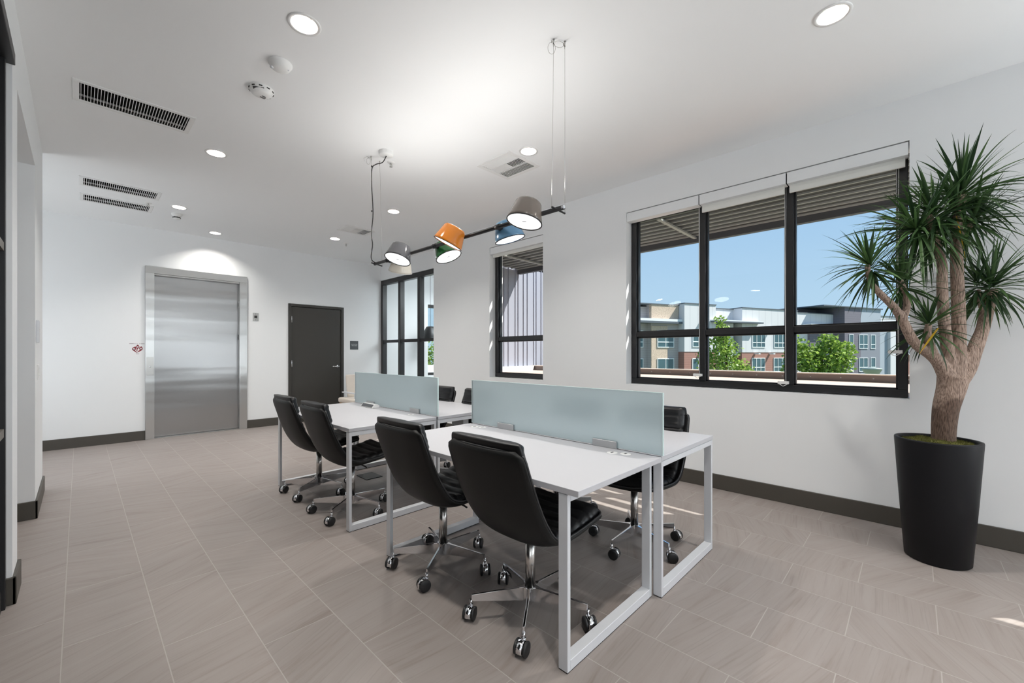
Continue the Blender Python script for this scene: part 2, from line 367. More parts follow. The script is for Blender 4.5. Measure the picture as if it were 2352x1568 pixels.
# ------------------------------------------------------------ windows
def window(n, y0, y1, z0, z1, mull, rail, xf=4.20, depth=0.09):
    fr = MB()
    ft = 0.055
    fr.box(xf, xf+depth, y0, y1, z0, z0+ft); fr.box(xf, xf+depth, y0, y1, z1-ft, z1)
    fr.box(xf, xf+depth, y0, y0+ft, z0+ft, z1-ft); fr.box(xf, xf+depth, y1-ft, y1, z0+ft, z1-ft)
    edges = [y0+ft]
    for (a, b) in mull: fr.box(xf, xf+depth, a, b, z0+ft, z1-ft); edges += [a, b]
    edges.append(y1-ft)
    for a, b in zip(edges[::2], edges[1::2]): fr.box(xf+0.006, xf+depth-0.006, a, b, rail[0], rail[1])
    o = struct(fr.done(f'window_{n}', blackM, bevel=0.004, seg=1))
    for a, b in zip(edges[::2], edges[1::2]):
        for c, d in ((z0+ft, rail[0]), (rail[1], z1-ft)):
            p = MB().box(xf+0.052, xf+0.056, a, b, c, d).done('window_pane', glassM, o)
            # slim glazing bead
            q = MB(); t = 0.012
            q.box(xf+0.03, xf+0.075, a, a+t, c, d); q.box(xf+0.03, xf+0.075, b-t, b, c, d); q.box(xf+0.03, xf+0.075, a, b, c, c+t); q.box(xf+0.03, xf+0.075, a, b, d-t, d)
            q.done('glazing_bead', blackM, o)
    return o
window(1, 0.030, 2.228, 0.925, 2.74, [(0.735, 0.795), (1.452, 1.512)], (1.425, 1.478))
window(2, 3.405, 4.388, 0.910, 2.74, [], (1.425, 1.478))
window(3, -3.89, -1.53, 0.925, 2.74, [(-3.15, -3.09), (-2.42, -2.36)], (1.425, 1.478))
# end window behind the camera and meeting room window (walls facing along Y)
def window_y(n, x0, x1, z0, z1, yy, mull):
    fr = MB(); t = 0.06
    fr.box(x0, x1, yy, yy+0.09, z0, z0+t); fr.box(x0, x1, yy, yy+0.09, z1-t, z1); fr.box(x0, x0+t, yy, yy+0.09, z0+t, z1-t); fr.box(x1-t, x1, yy, yy+0.09, z0+t, z1-t)
    for a in mull: fr.box(a-0.03, a+0.03, yy, yy+0.09, z0+t, z1-t)
    o = struct(fr.done(f'window_{n}', blackM, bevel=0.004, seg=1))
    MB().box(x0+t, x1-t, yy+0.05, yy+0.054, z0+t, z1-t).done('window_pane', glassM, o)
window_y(4, 0.0, 1.7, 0.8, 2.7, YF-0.16, (0.85,))
window_y(5, 5.53, 6.60, 0.74, 2.37, YB+0.10, ())

# roller blinds in the head of the openings
BL = [('window_1', 1.480, 2.233, 0.0, 'leftmost of three over the wide window'),
      ('window_1', 0.770, 1.477, 0.062, 'middle of three over the wide window'),
      ('window_1', 0.025, 0.767, 0.062, 'over the wide window, behind the tall plant'),
      ('window_2', 3.402, 4.392, 0.035, 'over the slim window')]
for i, (wn_, a, b, drop, words) in enumerate(BL):
    r = root('roller_blind', (4.10, a, 2.66), 'white roller blind with fascia, '+words, 'blind', 'roller blinds at the window heads')
    g = 0.003
    MB().box(0.0, 0.012, g, b-a-g, 0.006, 0.098).box(0.012, 0.09, g, b-a-g, 0.006, 0.012).done('fascia', wallM, r, bevel=0.0015, seg=1)
    MB().box(0.020, 0.096, g, b-a-g, 0.016, 0.10).done('cassette', shadowM, r)
    if drop > 0.02:
        MB().box(0.050, 0.053, 0.02, b-a-0.012, -drop+0.010, 0.02).done('fabric', creamM, r)
        MB().box(0.043, 0.060, 0.02, b-a-0.012, -drop, -drop+0.045).done('hem_bar', creamM, r, bevel=0.004)
    if i < 3:
        yc = 0.012 if i < 2 else 0.055
        zt = {0: -1.62, 1: -1.66, 2: -1.40}[i]
        MB().tube([(0.065, yc, 0.0), (0.066, yc+0.004, zt*0.5), (0.065, yc, zt)], 0.0016, 6).tube([(0.075, yc+0.012, 0.0), (0.075, yc+0.010, zt*0.5), (0.072, yc+0.004, zt)], 0.0016, 6).done('pull_cord', whiteM, r)
        MB().box(0.055, 0.082, yc-0.02, yc+0.06, zt-0.012, zt+0.012).tube([(0.06, yc-0.01, zt-0.012), (0.055, yc+0.02, zt-0.03), (0.06, yc+0.05, zt-0.012)], 0.003, 6).done('cord_cleat', whiteM, r, bevel=0.003)

# ------------------------------------------------------------ elevator (door_1)
d = MB()
d.box(0.661, 0.762, YB-0.022, YB+0.0, 0, 2.415); d.box(1.832, 1.937, YB-0.022, YB+0.0, 0, 2.415); d.box(0.661, 1.937, YB-0.022, YB+0.0, 2.415, 2.515)
d.box(0.740, 0.762, YB, YB+0.12, 0, 2.415); d.box(1.832, 1.852, YB, YB+0.12, 0, 2.415); d.box(0.762, 1.832, YB, YB+0.12, 2.395, 2.415)
e1 = struct(d.done('door_1', frameSteelM, bevel=0.002, seg=1))
MB().box(0.764, 1.830, YB+0.095, YB+0.115, 0.012, 2.393).done('elevator_door_panel', steelM, e1)
MB().box(0.75, 1.84, YB-0.005, YB+0.14, 0.0, 0.008).done('door_sill', nickelM, e1)
c_ = MB().box(0.673, 0.752, YB-0.028, YB-0.022, 0.932, 1.195).done('call_panel', nickelM, e1, bevel=0.002)
MB().lathe([(0.0, 0.006), (0.010, 0.006), (0.011, 0.0)], (0.712, YB-0.028, 1.055), (0, -1, 0), 20).done('call_button', chromeM, c_)
k_ = MB().box(1.826, 1.832, YB+0.022, YB+0.072, 2.004, 2.102).done('indicator_plate', bracketM, e1)
MB().box(1.824, 1.826, YB+0.035, YB+0.060, 2.02, 2.085).done('indicator_display', inkM, k_)
k_ = MB().box(1.826, 1.832, YB+0.022, YB+0.072, 1.464, 1.562).done('key_switch_plate', bracketM, e1)
MB().box(1.824, 1.826, YB+0.030, YB+0.066, 1.475, 1.552).done('key_switch', inkM, k_)

# dark utility door (door_2)
d = MB()
d.box(2.574, 2.622, YB-0.02, YB+0.1, 0, 2.137); d.box(3.522, 3.571, YB-0.02, YB+0.1, 0, 2.137); d.box(2.622, 3.522, YB-0.02, YB+0.1, 2.088, 2.137)
d2 = struct(d.done('door_2', doorM, bevel=0.003, seg=1))
lf = MB().box(2.626, 3.518, YB+0.0, YB+0.045, 0.01, 2.084).done('door_leaf', doorM, d2, bevel=0.002, seg=1)
for z in (1.856, 1.063, 0.27): MB().tube([(2.628, YB-0.008, z-0.058), (2.628, YB-0.008, z+0.058)], 0.008, 12).box(2.622, 2.640, YB-0.005, YB, z-0.056, z+0.056).done('hinge', chromeM, d2)
hd = MB().lathe([(0.030, 0.0), (0.030, 0.008), (0.012, 0.012), (0.011, 0.045), (0.0, 0.047)], (3.462, YB, 1.0), (0, -1, 0), 24)
hd.tube([(3.465, YB-0.042, 1.0), (3.42, YB-0.048, 1.0), (3.345, YB-0.040, 1.0)], [0.010, 0.009, 0.008], 12)
hd.done('lever_handle', chromeM, lf)

# ------------------------------------------------------------ wall signs and plates on the back wall
def text_mesh(txt, size, m, name, parent, loc, rot, ext=0.0008, align='CENTER', sx=1.0):
    cu = bpy.data.curves.new(name, 'FONT'); cu.body = txt; cu.size = size; cu.align_x = align; cu.align_y = 'CENTER'; cu.extrude = ext
    o = bpy.data.objects.new('tmp', cu); C.objects.link(o)
    me = bpy.data.meshes.new_from_object(o.evaluated_get(bpy.context.evaluated_depsgraph_get()))
    C.objects.unlink(o); bpy.data.objects.remove(o)
    q = bpy.data.objects.new(name, me); C.objects.link(q); me.materials.clear(); me.materials.append(m)
    q.parent = parent; q.location = loc; q.rotation_euler = rot; q.scale = (sx, 1, 1)
    return q
sg = root('room_sign', (3.785, YB-0.006, 1.408), 'square grey room sign with white lettering on the wall right of the charcoal door', 'sign')
MB().box(-0.084, 0.084, 0.0, 0.006, -0.084, 0.084).done('sign_plate', signM, sg, bevel=0.002)
text_mesh('ELEVATOR', 0.026, signTxtM, 'lettering', sg, (0.004, -0.001, 0.018), (PI/2, 0, 0))
text_mesh('MACHINE', 0.026, signTxtM, 'lettering', sg, (0.004, -0.001, -0.008), (PI/2, 0, 0))

kp = root('key_plate', (2.067, YB-0.006, 1.863), 'small steel wall plate with a black square, right of the elevator', 'wall plate')
MB().box(-0.042, 0.042, 0.0, 0.006, -0.066, 0.066).done('plate', nickelM, kp, bevel=0.002)
MB().box(-0.022, 0.020, -0.004, 0.0, -0.022, 0.022).done('display', inkM, kp)
for z in (-0.05, 0.05): MB().lathe([(0.0, 0.003), (0.005, 0.002), (0.006, 0)], (0, 0, z), (0, -1, 0), 12).done('screw', inkM, kp)

st = root('wall_sticker', (0.575, YB-0.0015, 1.315), 'clear square sticker with a red three-flame emblem, left of the elevator', 'sticker')
MB().box(-0.088, 0.088, 0.0, 0.0012, -0.105, 0.105).done('sticker_film', stickM, st)
def drop(cx, cz, w_, h_, ang, tailpts):
    q = MB(); pts = []
    for k in range(28):
        t = 2*PI*k/28; r_ = 1.0
        px = w_*math.sin(t); pz = -w_*math.cos(t)
        if math.cos(t) < 0: pz = w_*(-math.cos(t))**1.0*h_; px = w_*math.sin(t)*(1-0.55*(-math.cos(t))**1.5) if -math.cos(t) < 0.999 else 0
        c0, s0 = math.cos(ang), math.sin(ang)
        pts.append((cx+px*c0+pz*s0, -0.0010, cz-px*s0+pz*c0))
    q.prism(pts, (0, 0.0010, 0))
    for a, b in zip(tailpts, tailpts[1:]):
        dx, dz = b[0]-a[0], b[1]-a[1]; L = math.hypot(dx, dz); nx, nz = -dz/L*a[2], dx/L*a[2]; mx_, mz_ = -dz/L*b[2], dx/L*b[2]
        q.prism([(a[0]+nx, -0.0010, a[1]+nz), (b[0]+mx_, -0.0010, b[1]+mz_), (b[0]-mx_, -0.0010, b[1]-mz_), (a[0]-nx, -0.0010, a[1]-nz)], (0, 0.0010, 0))
    em = q.done('emblem', redM, st)
    MB().lathe([(0.0, 0.0008), (w_*0.56, 0.0008), (w_*0.56, 0)], (cx, -0.0010, cz), (0, -1, 0), 20).done('emblem_ring', stickM, em)
    MB().lathe([(0.0, 0.0008), (w_*0.20, 0.0008), (w_*0.20, 0)], (cx, -0.0018, cz), (0, -1, 0), 12).done('emblem_dot', inkM, em)
drop(-0.034, -0.002, 0.021, 1.7, 0.45, [(-0.048, -0.012, 0.006), (-0.022, -0.036, 0.006), (0.002, -0.058, 0.003)])
drop(0.004, 0.024, 0.020, 1.7, 0.12, [(0.003, 0.008, 0.009), (-0.002, -0.012, 0.004), (-0.003, -0.032, 0.006)])
drop(0.040, 0.002, 0.020, 1.6, 0.12, [(0.050, -0.012, 0.007), (0.026, -0.030, 0.008), (0.004, -0.048, 0.004)])
faded = mat('faded_ink', lin(135, 115, 125), 0.6, noisecol=(9, 0.05))
for (a, b, z) in ((-0.083, -0.036, 0.072), (-0.028, -0.018, 0.072), (-0.008, 0.006, 0.070), (0.022, 0.034, 0.072), (0.040, 0.078, 0.072), (-0.014, 0.020, -0.074)):
    MB().box(a, b, -0.0008, 0, z-0.003, z+0.003).done('small_print', faded, st)

th = root('intercom_panel', (XL, 4.93, 1.42), 'slim grey control panel on the side of the left wall pier, above a white switch', 'wall panel')
MB().box(0.0, 0.016, -0.055, 0.055, -0.086, 0.086).done('housing', silverM, th, bevel=0.003)
MB().box(0.016, 0.019, -0.02, 0.02, 0.0, 0.02).done('button', whiteM, th)
MB().box(0.016, 0.019, -0.02, 0.02, -0.03, -0.022).done('button', whiteM, th)
sw = root('light_switch', (XL, 5.06, 1.10), 'white light switch plate on the left wall pier, below the grey panel', 'light switch')
MB().box(0.0, 0.006, -0.06, 0.06, -0.058, 0.058).done('plate', whiteM, sw, bevel=0.002)
MB().box(0.006, 0.016, -0.035, -0.012, -0.03, 0.03).box(0.006, 0.010, 0.012, 0.035, -0.03, 0.03).done('rocker', whiteM, sw, bevel=0.002)

# ------------------------------------------------------------ black built-in shelving at the far left edge
bs = root('built_in_shelf', (-0.25, 0.52, 0), 'tall black built-in shelving with grey shelf edges at the left edge of the room', 'shelf')
L_ = 2.70
MB().box(-0.42, 0.0, L_-0.035, L_, 0, 2.74).box(-0.42, 0.0, 0, 0.035, 0, 2.74).box(-0.42, 0.0, L_/2-0.02, L_/2+0.02, 0, 2.69).done('side_panel', blackM, bs, bevel=0.002, seg=1)
MB().box(-0.42, 0.028, 0.0, L_+0.02, 2.688, 2.745).done('top_rail', blackM, bs, bevel=0.003)
MB().box(-0.44, -0.42, 0.0, L_, 0, 2.70).done('back_panel', blackM, bs)
MB().box(-0.40, -0.012, 0.0, L_, 0, 0.10).done('plinth', blackM, bs)
shelfM = mat('grey_shelf_edge', lin(120, 116, 110), 0.5, noisecol=(12, 0.06))
for z in (0.862, 1.768): MB().box(-0.42, -0.004, 0.035, L_-0.036, z-0.02, z+0.02).done('shelf_board', shelfM, bs)

# ------------------------------------------------------------ ceiling fittings
def where(x, y):
    return None
LL = {0: 'nearest of the left row, large at the top of the view', 1: 'second in the left row, right of the long slotted vent',
      2: 'third in the left row, next to the small detector', 3: 'at the top right, nearest of the right row', 4: 'beside the nearer square air diffuser',
      5: 'in the right row, above the orange and green pendant shades', 6: 'far end of the right row, left of the far square diffuser', 7: 'just in front of the elevator door',
      8: 'overhead, left row', 9: 'behind, left row', 10: 'behind, right row', 11: 'rearmost, left row', 12: 'rearmost, right row'}
dl = root('downlight', (0, 0, H), '', 'ceiling light', 'recessed round downlights')
MB().lathe([(0.066, 0.0), (0.066, -0.003), (0.084, -0.005), (0.086, 0.0)], n=40).done('trim_ring', whiteM, dl)
MB().lathe([(0.0655, -0.003), (0.060, 0.03), (0.052, 0.070), (0.050, 0.075)], n=40).done('reflector', coneM, dl, recalc=False)
MB().lathe([(0.0, 0.068), (0.053, 0.070), (0.053, 0.078), (0.0, 0.078)], n=32).done('lens', downM, dl)
MB().lathe([(0.070, 0.001), (0.070, 0.10), (0.0, 0.10)], n=28).done('can', greyUnderM, dl)
WARM = (1.0, 0.96, 0.90)
for i, (x, y) in enumerate(LAMPS):
    if i >= 8: o = None
    o = dl if i == 0 else copy_tree(dl)
    o.location = (x, y, H); o['label'] = 'recessed round downlight, '+LL[i]
    area('downlight_lamp', (x, y, H+0.060), (0.10, 0.10), (0, 0, 0), DOWN if i != 7 else DOWN*0.8, WARM, 'DISK')

VL = ['long white slotted return vent, nearest and largest of the three', 'long white slotted vent, the nearer of the pair above the elevator side', 'long white slotted vent, the farther of the pair, closest to the back wall']
for i, (a, b, c, d_) in enumerate(VENTS):
    r = root('slot_vent', ((a+b)/2, (c+d_)/2, H), VL[i], 'vent', 'slotted ceiling vents')
    hx, hy = (b-a)/2, (d_-c)/2
    q = MB(); t = 0.034
    q.box(-hx-t, hx+t, -hy-t, -hy, -0.006, 0.001).box(-hx-t, hx+t, hy, hy+t, -0.006, 0.001).box(-hx-t, -hx, -hy, hy, -0.006, 0.001).box(hx, hx+t, -hy, hy, -0.006, 0.001)
    q.done('frame', whiteM, r, bevel=0.002, seg=1)
    q = MB(); n_ = 36
    for k in range(n_):
        xx = -hx+(k+0.5)*2*hx/n_
        q.box(xx-0.0016, xx+0.0016, -hy, hy, -0.002, 0.009)
    q.done('louver_blades', whiteM, r)
    MB().box(-hx, hx, hy-0.022, hy-0.016, 0.018, 0.030).done('rear_rail', whiteM, r)
    MB().box(-hx, hx, -hy, -hy-0.002, 0.001, 0.22).box(-hx, hx, hy, hy+0.002, 0.001, 0.22).box(-hx-0.002, -hx, -hy, hy, 0.001, 0.22).box(hx, hx+0.002, -hy, hy, 0.001, 0.22).box(-hx, hx, -hy, hy, 0.22, 0.23).done('duct_box', duct, r)
DL = ['square white louvered air diffuser, the nearer one beside a downlight', 'square white louvered air diffuser, the farther one behind the pendant cord']
for i, (a, b, c, d_) in enumerate(DIFF):
    r = root('air_diffuser', ((a+b)/2, (c+d_)/2, H), DL[i], 'vent', 'square ceiling diffusers')
    hx, hy = (b-a)/2, (d_-c)/2
    q = MB(); t = 0.04
    q.box(-hx, hx, -hy, -hy+t, -0.008, 0.002).box(-hx, hx, hy-t, hy, -0.008, 0.002).box(-hx, -hx+t, -hy+t, hy-t, -0.008, 0.002).box(hx-t, hx, -hy+t, hy-t, -0.008, 0.002)
    q.done('frame', whiteM, r, bevel=0.002, seg=1)
    ix, iy = hx-t, hy-t
    q = MB(); n_ = 6; third = 2*ix/3
    for k in range(n_):       # long blades along Y on the window side and on the far side, tilted opposite ways
        x0 = -ix+(k+0.5)*third/n_
        q.obox((x0, 0, 0.006), (0.0011, 0, 0.0011), (0, iy, 0), (-0.010, 0, 0.010))
        x1 = ix-(k+0.5)*third/n_
        q.obox((x1, 0, 0.006), (0.0011, 0, -0.0011), (0, iy, 0), (0.010, 0, 0.010))
    m_ = 18
    for k in range(m_):       # short blades in the middle, mirrored about the centre
        y0 = -iy+(k+0.5)*2*iy/m_; sgn = 1 if k < m_/2 else -1
        q.obox((0, y0, 0.006), (third/2-0.006, 0, 0), (0, 0.0010, -0.0010*sgn), (0, 0.009*sgn, 0.009))
    q.box(-third/2-0.004, -third/2+0.001, -iy, iy, -0.006, 0.014).box(third/2-0.001, third/2+0.004, -iy, iy, -0.006, 0.014)
    q.done('louver_blades', whiteM, r)
    MB().box(-ix-0.005, ix+0.005, -iy-0.005, iy+0.005, 0.10, 0.11).box(-ix-0.007, -ix-0.005, -iy, iy, 0.002, 0.1).box(ix+0.005, ix+0.007, -iy, iy, 0.002, 0.1).box(-ix, ix, -iy-0.007, -iy-0.005, 0.002, 0.1).box(-ix, ix, iy+0.005, iy+0.007, 0.002, 0.1).done('duct_box', duct, r)

def detector(name, x, y, r_, label, kind):
    r = root(name, (x, y, H), label, 'detector')
    MB().lathe([(r_, 0.0), (r_, -0.008), (r_*0.93, -0.014), (r_*0.80, -0.030), (r_*0.55, -0.042), (0.0, -0.046)], n=40).done('dome', whiteM, r)
    if kind == 0:
        MB().lathe([(0.0, -0.047), (0.011, -0.046), (0.011, -0.040)], (-0.045, 0.01, 0.004), n=16).done('sensor', silverM, r)
        MB().box(0.03, 0.042, -0.03, -0.022, -0.038, -0.030).done('indicator_light', silverM, r)
    if kind == 1:
        q = MB()
        q.obox((-0.030, -0.050, -0.026), (0.030, -0.014, 0.002), (0.004, 0.008, -0.003), (0, 0, 0.001)).obox((0.012, 0.022, -0.0445), (0.016, 0.0, -0.001), (0.0, 0.003, 0), (0, 0, 0.0006)).obox((0.012, 0.010, -0.0455), (0.018, 0.0, 0), (0.0, 0.002, 0), (0, 0, 0.0006)).obox((0.014, -0.006, -0.046), (0.012, 0.0, 0), (0.0, 0.003, 0), (0, 0, 0.0006))
        q.obox((0.055, 0.035, -0.026), (0.010, -0.008, 0.003), (0.003, 0.005, 0.002), (0, 0, 0.001)).obox((0.062, -0.01, -0.022), (0.003, 0.008, 0), (0.002, 0, 0.002), (0, 0, 0.001))
        q.done('printed_label', inkM, r)
        q = MB()
        for k in range(10):
            t = 2*PI*k/10
            q.obox((r_*0.93*math.cos(t), r_*0.93*math.sin(t), -0.012), (0.004*math.cos(t), 0.004*math.sin(t), 0), (-0.010*math.sin(t), 0.010*math.cos(t), 0), (0, 0, 0.003))
        q.done('air_slots', greyUnderM, r)
    return r
detector('motion_sensor', 0.877, 2.868, 0.068, 'plain white dome sensor on the ceiling, nearer of the two domes', 0)
detector('smoke_detector', 0.872, 3.243, 0.078, 'white dome smoke detector with dark printed labels, farther of the two domes', 1)
fd = root('heat_detector', (0.883, 6.93, H), 'small white ceiling detector with dark slots, beside the third left-row downlight', 'detector')
MB().lathe([(0.055, 0.0), (0.055, -0.02), (0.045, -0.03), (0.040, -0.045), (0.0, -0.045)], n=28).lathe([(0.038, -0.058), (0.036, -0.07), (0.0, -0.074)], n=28).done('body', whiteM, fd)
q = MB()
for k in range(8): q.obox((0.036*math.cos(k*PI/4), 0.036*math.sin(k*PI/4), -0.052), (0.006*math.cos(k*PI/4), 0.006*math.sin(k*PI/4), 0), (-0.002*math.sin(k*PI/4), 0.002*math.cos(k*PI/4), 0), (0, 0, 0.008))
q.lathe([(0.0, -0.044), (0.030, -0.045), (0.030, -0.059), (0, -0.06)], n=20).done('sensor_cage', greyUnderM, fd)
SPL = ['pendent fire sprinkler head beside the pendant lamp canopy', 'pendent fire sprinkler head near the far square diffuser', 'pendent fire sprinkler head between the far slotted vents']
for i, (x, y) in enumerate([(2.065, 3.594), (3.072, 6.783), (0.578, 6.683)]):
    r = root('fire_sprinkler', (x, y, H), SPL[i], 'sprinkler', 'ceiling sprinklers')
    MB().lathe([(0.0, -0.006), (0.022, -0.006), (0.036, -0.002), (0.038, 0.0)], n=28).done('escutcheon', whiteM, r)
    MB().lathe([(0.010, -0.004), (0.008, -0.020), (0.004, -0.022), (0.004, -0.034), (0.0, -0.034)], n=14).tube([(0.009, 0, -0.018), (0.013, 0, -0.028), (0.003, 0, -0.040)], 0.0022, 6).tube([(-0.009, 0, -0.018), (-0.013, 0, -0.028), (-0.003, 0, -0.040)], 0.0022, 6).done('head', nickelM, r)
    MB().lathe([(0.0, -0.040), (0.015, -0.041), (0.015, -0.043), (0.0, -0.043)], n=16).done('deflector', nickelM, r)

# ------------------------------------------------------------ pendant lamp: a rod with six drum shades
pr = root('multi_shade_pendant', (1.93, 2.55, H), 'black rod pendant lamp with six tilted drum shades in orange, green, blue and greys', 'pendant lamp')
zb = 2.088 - H
def pl(x, y, z): return (x-1.93, y-2.55, z-H)
MB().tube([pl(1.93, 1.445, 2.088), pl(1.93, 3.655, 2.088)], 0.0135, 14).done('rod', blackM, pr)
MB().tube([pl(1.925, 1.457, 2.088), pl(1.925, 1.440, 2.088)], 0.010, 12).done('rod_end_cap', silverM, pr)
for yy in (1.49, 3.625): MB().tube([pl(1.885, yy+0.01, 2.092), pl(1.985, yy-0.01, 2.072)], 0.0055, 8).done('crossbar', blackM, pr)
def tb(pts, r_, name, m, n=6): return MB().tube([pl(*p) for p in pts], r_, n).done(name, m, pr)
for a, b in (((1.909, 1.504, 3.07), (1.885, 1.50, 2.09)), ((1.967, 1.468, 3.07), (1.985, 1.48, 2.075)), ((1.872, 3.61, 3.07), (1.885, 3.63, 2.09)), ((1.976, 3.645, 3.07), (1.985, 3.615, 2.075))):
    tb([a, b], 0.0011, 'suspension_wire', nickelM)
    g_ = MB().tube([pl(*a), pl(a[0], a[1], a[2]-0.028)], 0.0055, 10).tube([pl(a[0], a[1], a[2]-0.028), pl(a[0], a[1], a[2]-0.045)], [0.0045, 0.002], 8).done('wire_gripper', nickelM, pr)
# spare wire coils
def coil(c, r_, ax1, ax2, name='wire_coil', turns=1, m=None):
    pts = [Vector(c)+Vector(ax1)*r_*math.cos(2*PI*k/24)+Vector(ax2)*r_*0.62*math.sin(2*PI*k/24) for k in range(24*turns+1)]
    q = MB().tube([pl(*p) for p in pts], 0.0014, 6)
    q.tube([pl(*(Vector(c)+Vector(ax1)*r_-Vector((0, 0, 0.004)))), pl(*(Vector(c)+Vector(ax1)*r_+Vector((0, 0, 0.006))))], 0.004, 8)
    q.done(name, nickelM, pr)
coil((1.90, 1.512, 3.018), 0.035, (0, 0, 1), (0.7, -0.7, 0))
coil((1.935, 1.486, 3.045), 0.030, (0.85, -0.5, 0.1), (0, 0, 1))
coil((1.850, 3.62, 3.02), 0.030, (0, 0, 1), (0.7, -0.7, 0))
tb([(1.872, 3.61, 3.05), (1.84, 3.63, 3.062), (1.82, 3.65, 3.045), (1.825, 3.65, 3.02)], 0.0013, 'wire_tail', nickelM)
MB().lathe([(0.062, 0.0), (0.062, -0.030), (0.058, -0.034), (0.0, -0.034)], pl(1.925, 3.437, 3.07), n=36).box(*(pl(1.895, 0, 0)[0], pl(1.907, 0, 0)[0], pl(0, 3.374, 0)[1], pl(0, 3.378, 0)[1], -0.022, -0.010)).done('ceiling_canopy', whiteM, pr)
def bez(pts, n=6):
    out = []; P = [Vector(p) for p in pts]
    for i in range(len(P)-1):
        p0, p1, p2, p3 = P[max(i-1, 0)], P[i], P[i+1], P[min(i+2, len(P)-1)]
        for k in range(n):
            t = k/n
            out.append(0.5*((2*p1)+(-p0+p2)*t+(2*p0-5*p1+4*p2-p3)*t*t+(-p0+3*p1-3*p2+p3)*t**3))
    out.append(P[-1]); return out
MB().tube([pl(*p) for p in bez([(1.93, 3.44, 3.036), (1.925, 3.50, 2.995), (1.90, 3.575, 2.992), (1.885, 3.62, 2.96), (1.888, 3.63, 2.80), (1.895, 3.62, 2.55), (1.885, 3.632, 2.36), (1.893, 3.625, 2.26), (1.884, 3.635, 2.15), (1.895, 3.63, 2.11), (1.93, 3.62, 2.092)])], 0.0042, 10).done('power_cord', rubberM, pr)
for z in (2.985, 2.57): MB().tube([pl(1.886, 3.628, z-0.006), pl(1.886, 3.628, z+0.006)], 0.0068, 8).done('cable_tie', rubberM, pr)
SH = [('taupe', (1.80, 1.636, 2.014), (0.239, -0.075, 0.968), lin(118, 108, 100), (1.93, 1.66)),
      ('dark grey', (1.80, 3.031, 2.013), (0.349, 0.035, 0.936), lin(92, 92, 96), (1.93, 3.10)),
      ('orange', (1.80, 2.365, 2.020), (0.272, -0.369, 0.889), lin(222, 132, 42), (1.93, 2.40)),
      ('green', (2.06, 2.690, 2.023), (-0.152, 0.364, 0.919), lin(40, 100, 52), (1.93, 2.70)),
      ('blue', (2.06, 2.002, 2.030), (-0.219, 0.155, 0.963), lin(104, 150, 186), (1.93, 1.99)),
      ('off-white', (2.06, 3.42, 2.002), (-0.110, -0.375, 0.921), lin(226, 220, 208), (1.93, 3.42))]
for nm, c, u, col, at in SH:
    u = Vector(u).normalized(); c = Vector(c); m = mat('shade_'+nm.replace(' ', '_').replace('-', '_'), col, 0.14, spec=0.6, noisecol=(5, 0.02))
    cc = Vector(pl(*c))
    R0, R1, hh = 0.1065, 0.074, 0.125
    sh = MB().lathe([(R0-0.003, 0.0), (R0, 0.0), (R0-0.004, 0.018), (R1+0.004, hh-0.010), (R1-0.004, hh), (0.0, hh+0.001)], cc, u, 48).done('lamp_shade', m, pr)
    sh['label'] = nm+' drum lamp shade'
    MB().lathe([(R0-0.006, -0.0005), (R0+0.0008, -0.0005), (R0+0.0008, 0.0030), (R0-0.006, 0.0030)], cc, u, 48).done('rim', rubberM if nm != 'off-white' else whiteM, sh)
    dsc = MB().lathe([(0.0, 0.004), (R0-0.004, 0.0045), (R0-0.004, 0.008), (0, 0.008)], cc, u, 40).done('light_disc', ledM, sh)
    t1 = u.orthogonal().normalized(); t1 = Vector((0.45, -0.9, 0)); t1 = (t1-u*t1.dot(u)).normalized(); t2 = u.cross(t1)
    MB().obox(cc+u*0.0034, t1*0.013, t2*0.005, u*0.0005).done('diffuser_mark', silverM, sh)
    lp = area('pendant_lamp_light', c-u*0.004, (0.19, 0.19), (0, 0, 0), PEND, (1, 0.98, 0.95), 'DISK')
    lp.rotation_euler = u.to_track_quat('Z', 'Y').to_euler()
    MB().lathe([(0.0, hh+0.0016), (R1-0.016, hh+0.0016), (R1-0.016, hh+0.003), (0.0, hh+0.003)], cc, u, 36).done('added_glow_disc', ledM, sh)  # added glowing disc as emitter for the ceiling fill
    up_ = area('ceiling_fill', c+u*(hh+0.006), (0.11, 0.11), (0, 0, 0), UP, (1, 0.98, 0.95), 'DISK')  # added light on the shade top to brighten the ceiling
    up_.rotation_euler = (-u).to_track_quat('Z', 'Y').to_euler()
    # clamp between rod and the side of the shade
    mid = cc+u*0.062; rodp = Vector(pl(1.93, at[1], 2.088)); dv = (mid-rodp); dv.z *= 0.5
    side = rodp+dv.normalized()*0.030
    MB().tube([rodp, side], 0.017, 14).tube([rodp+Vector((0, -0.017, 0)), rodp+Vector((0, 0.017, 0))], 0.0185, 14).done('clamp', rubberM, pr)

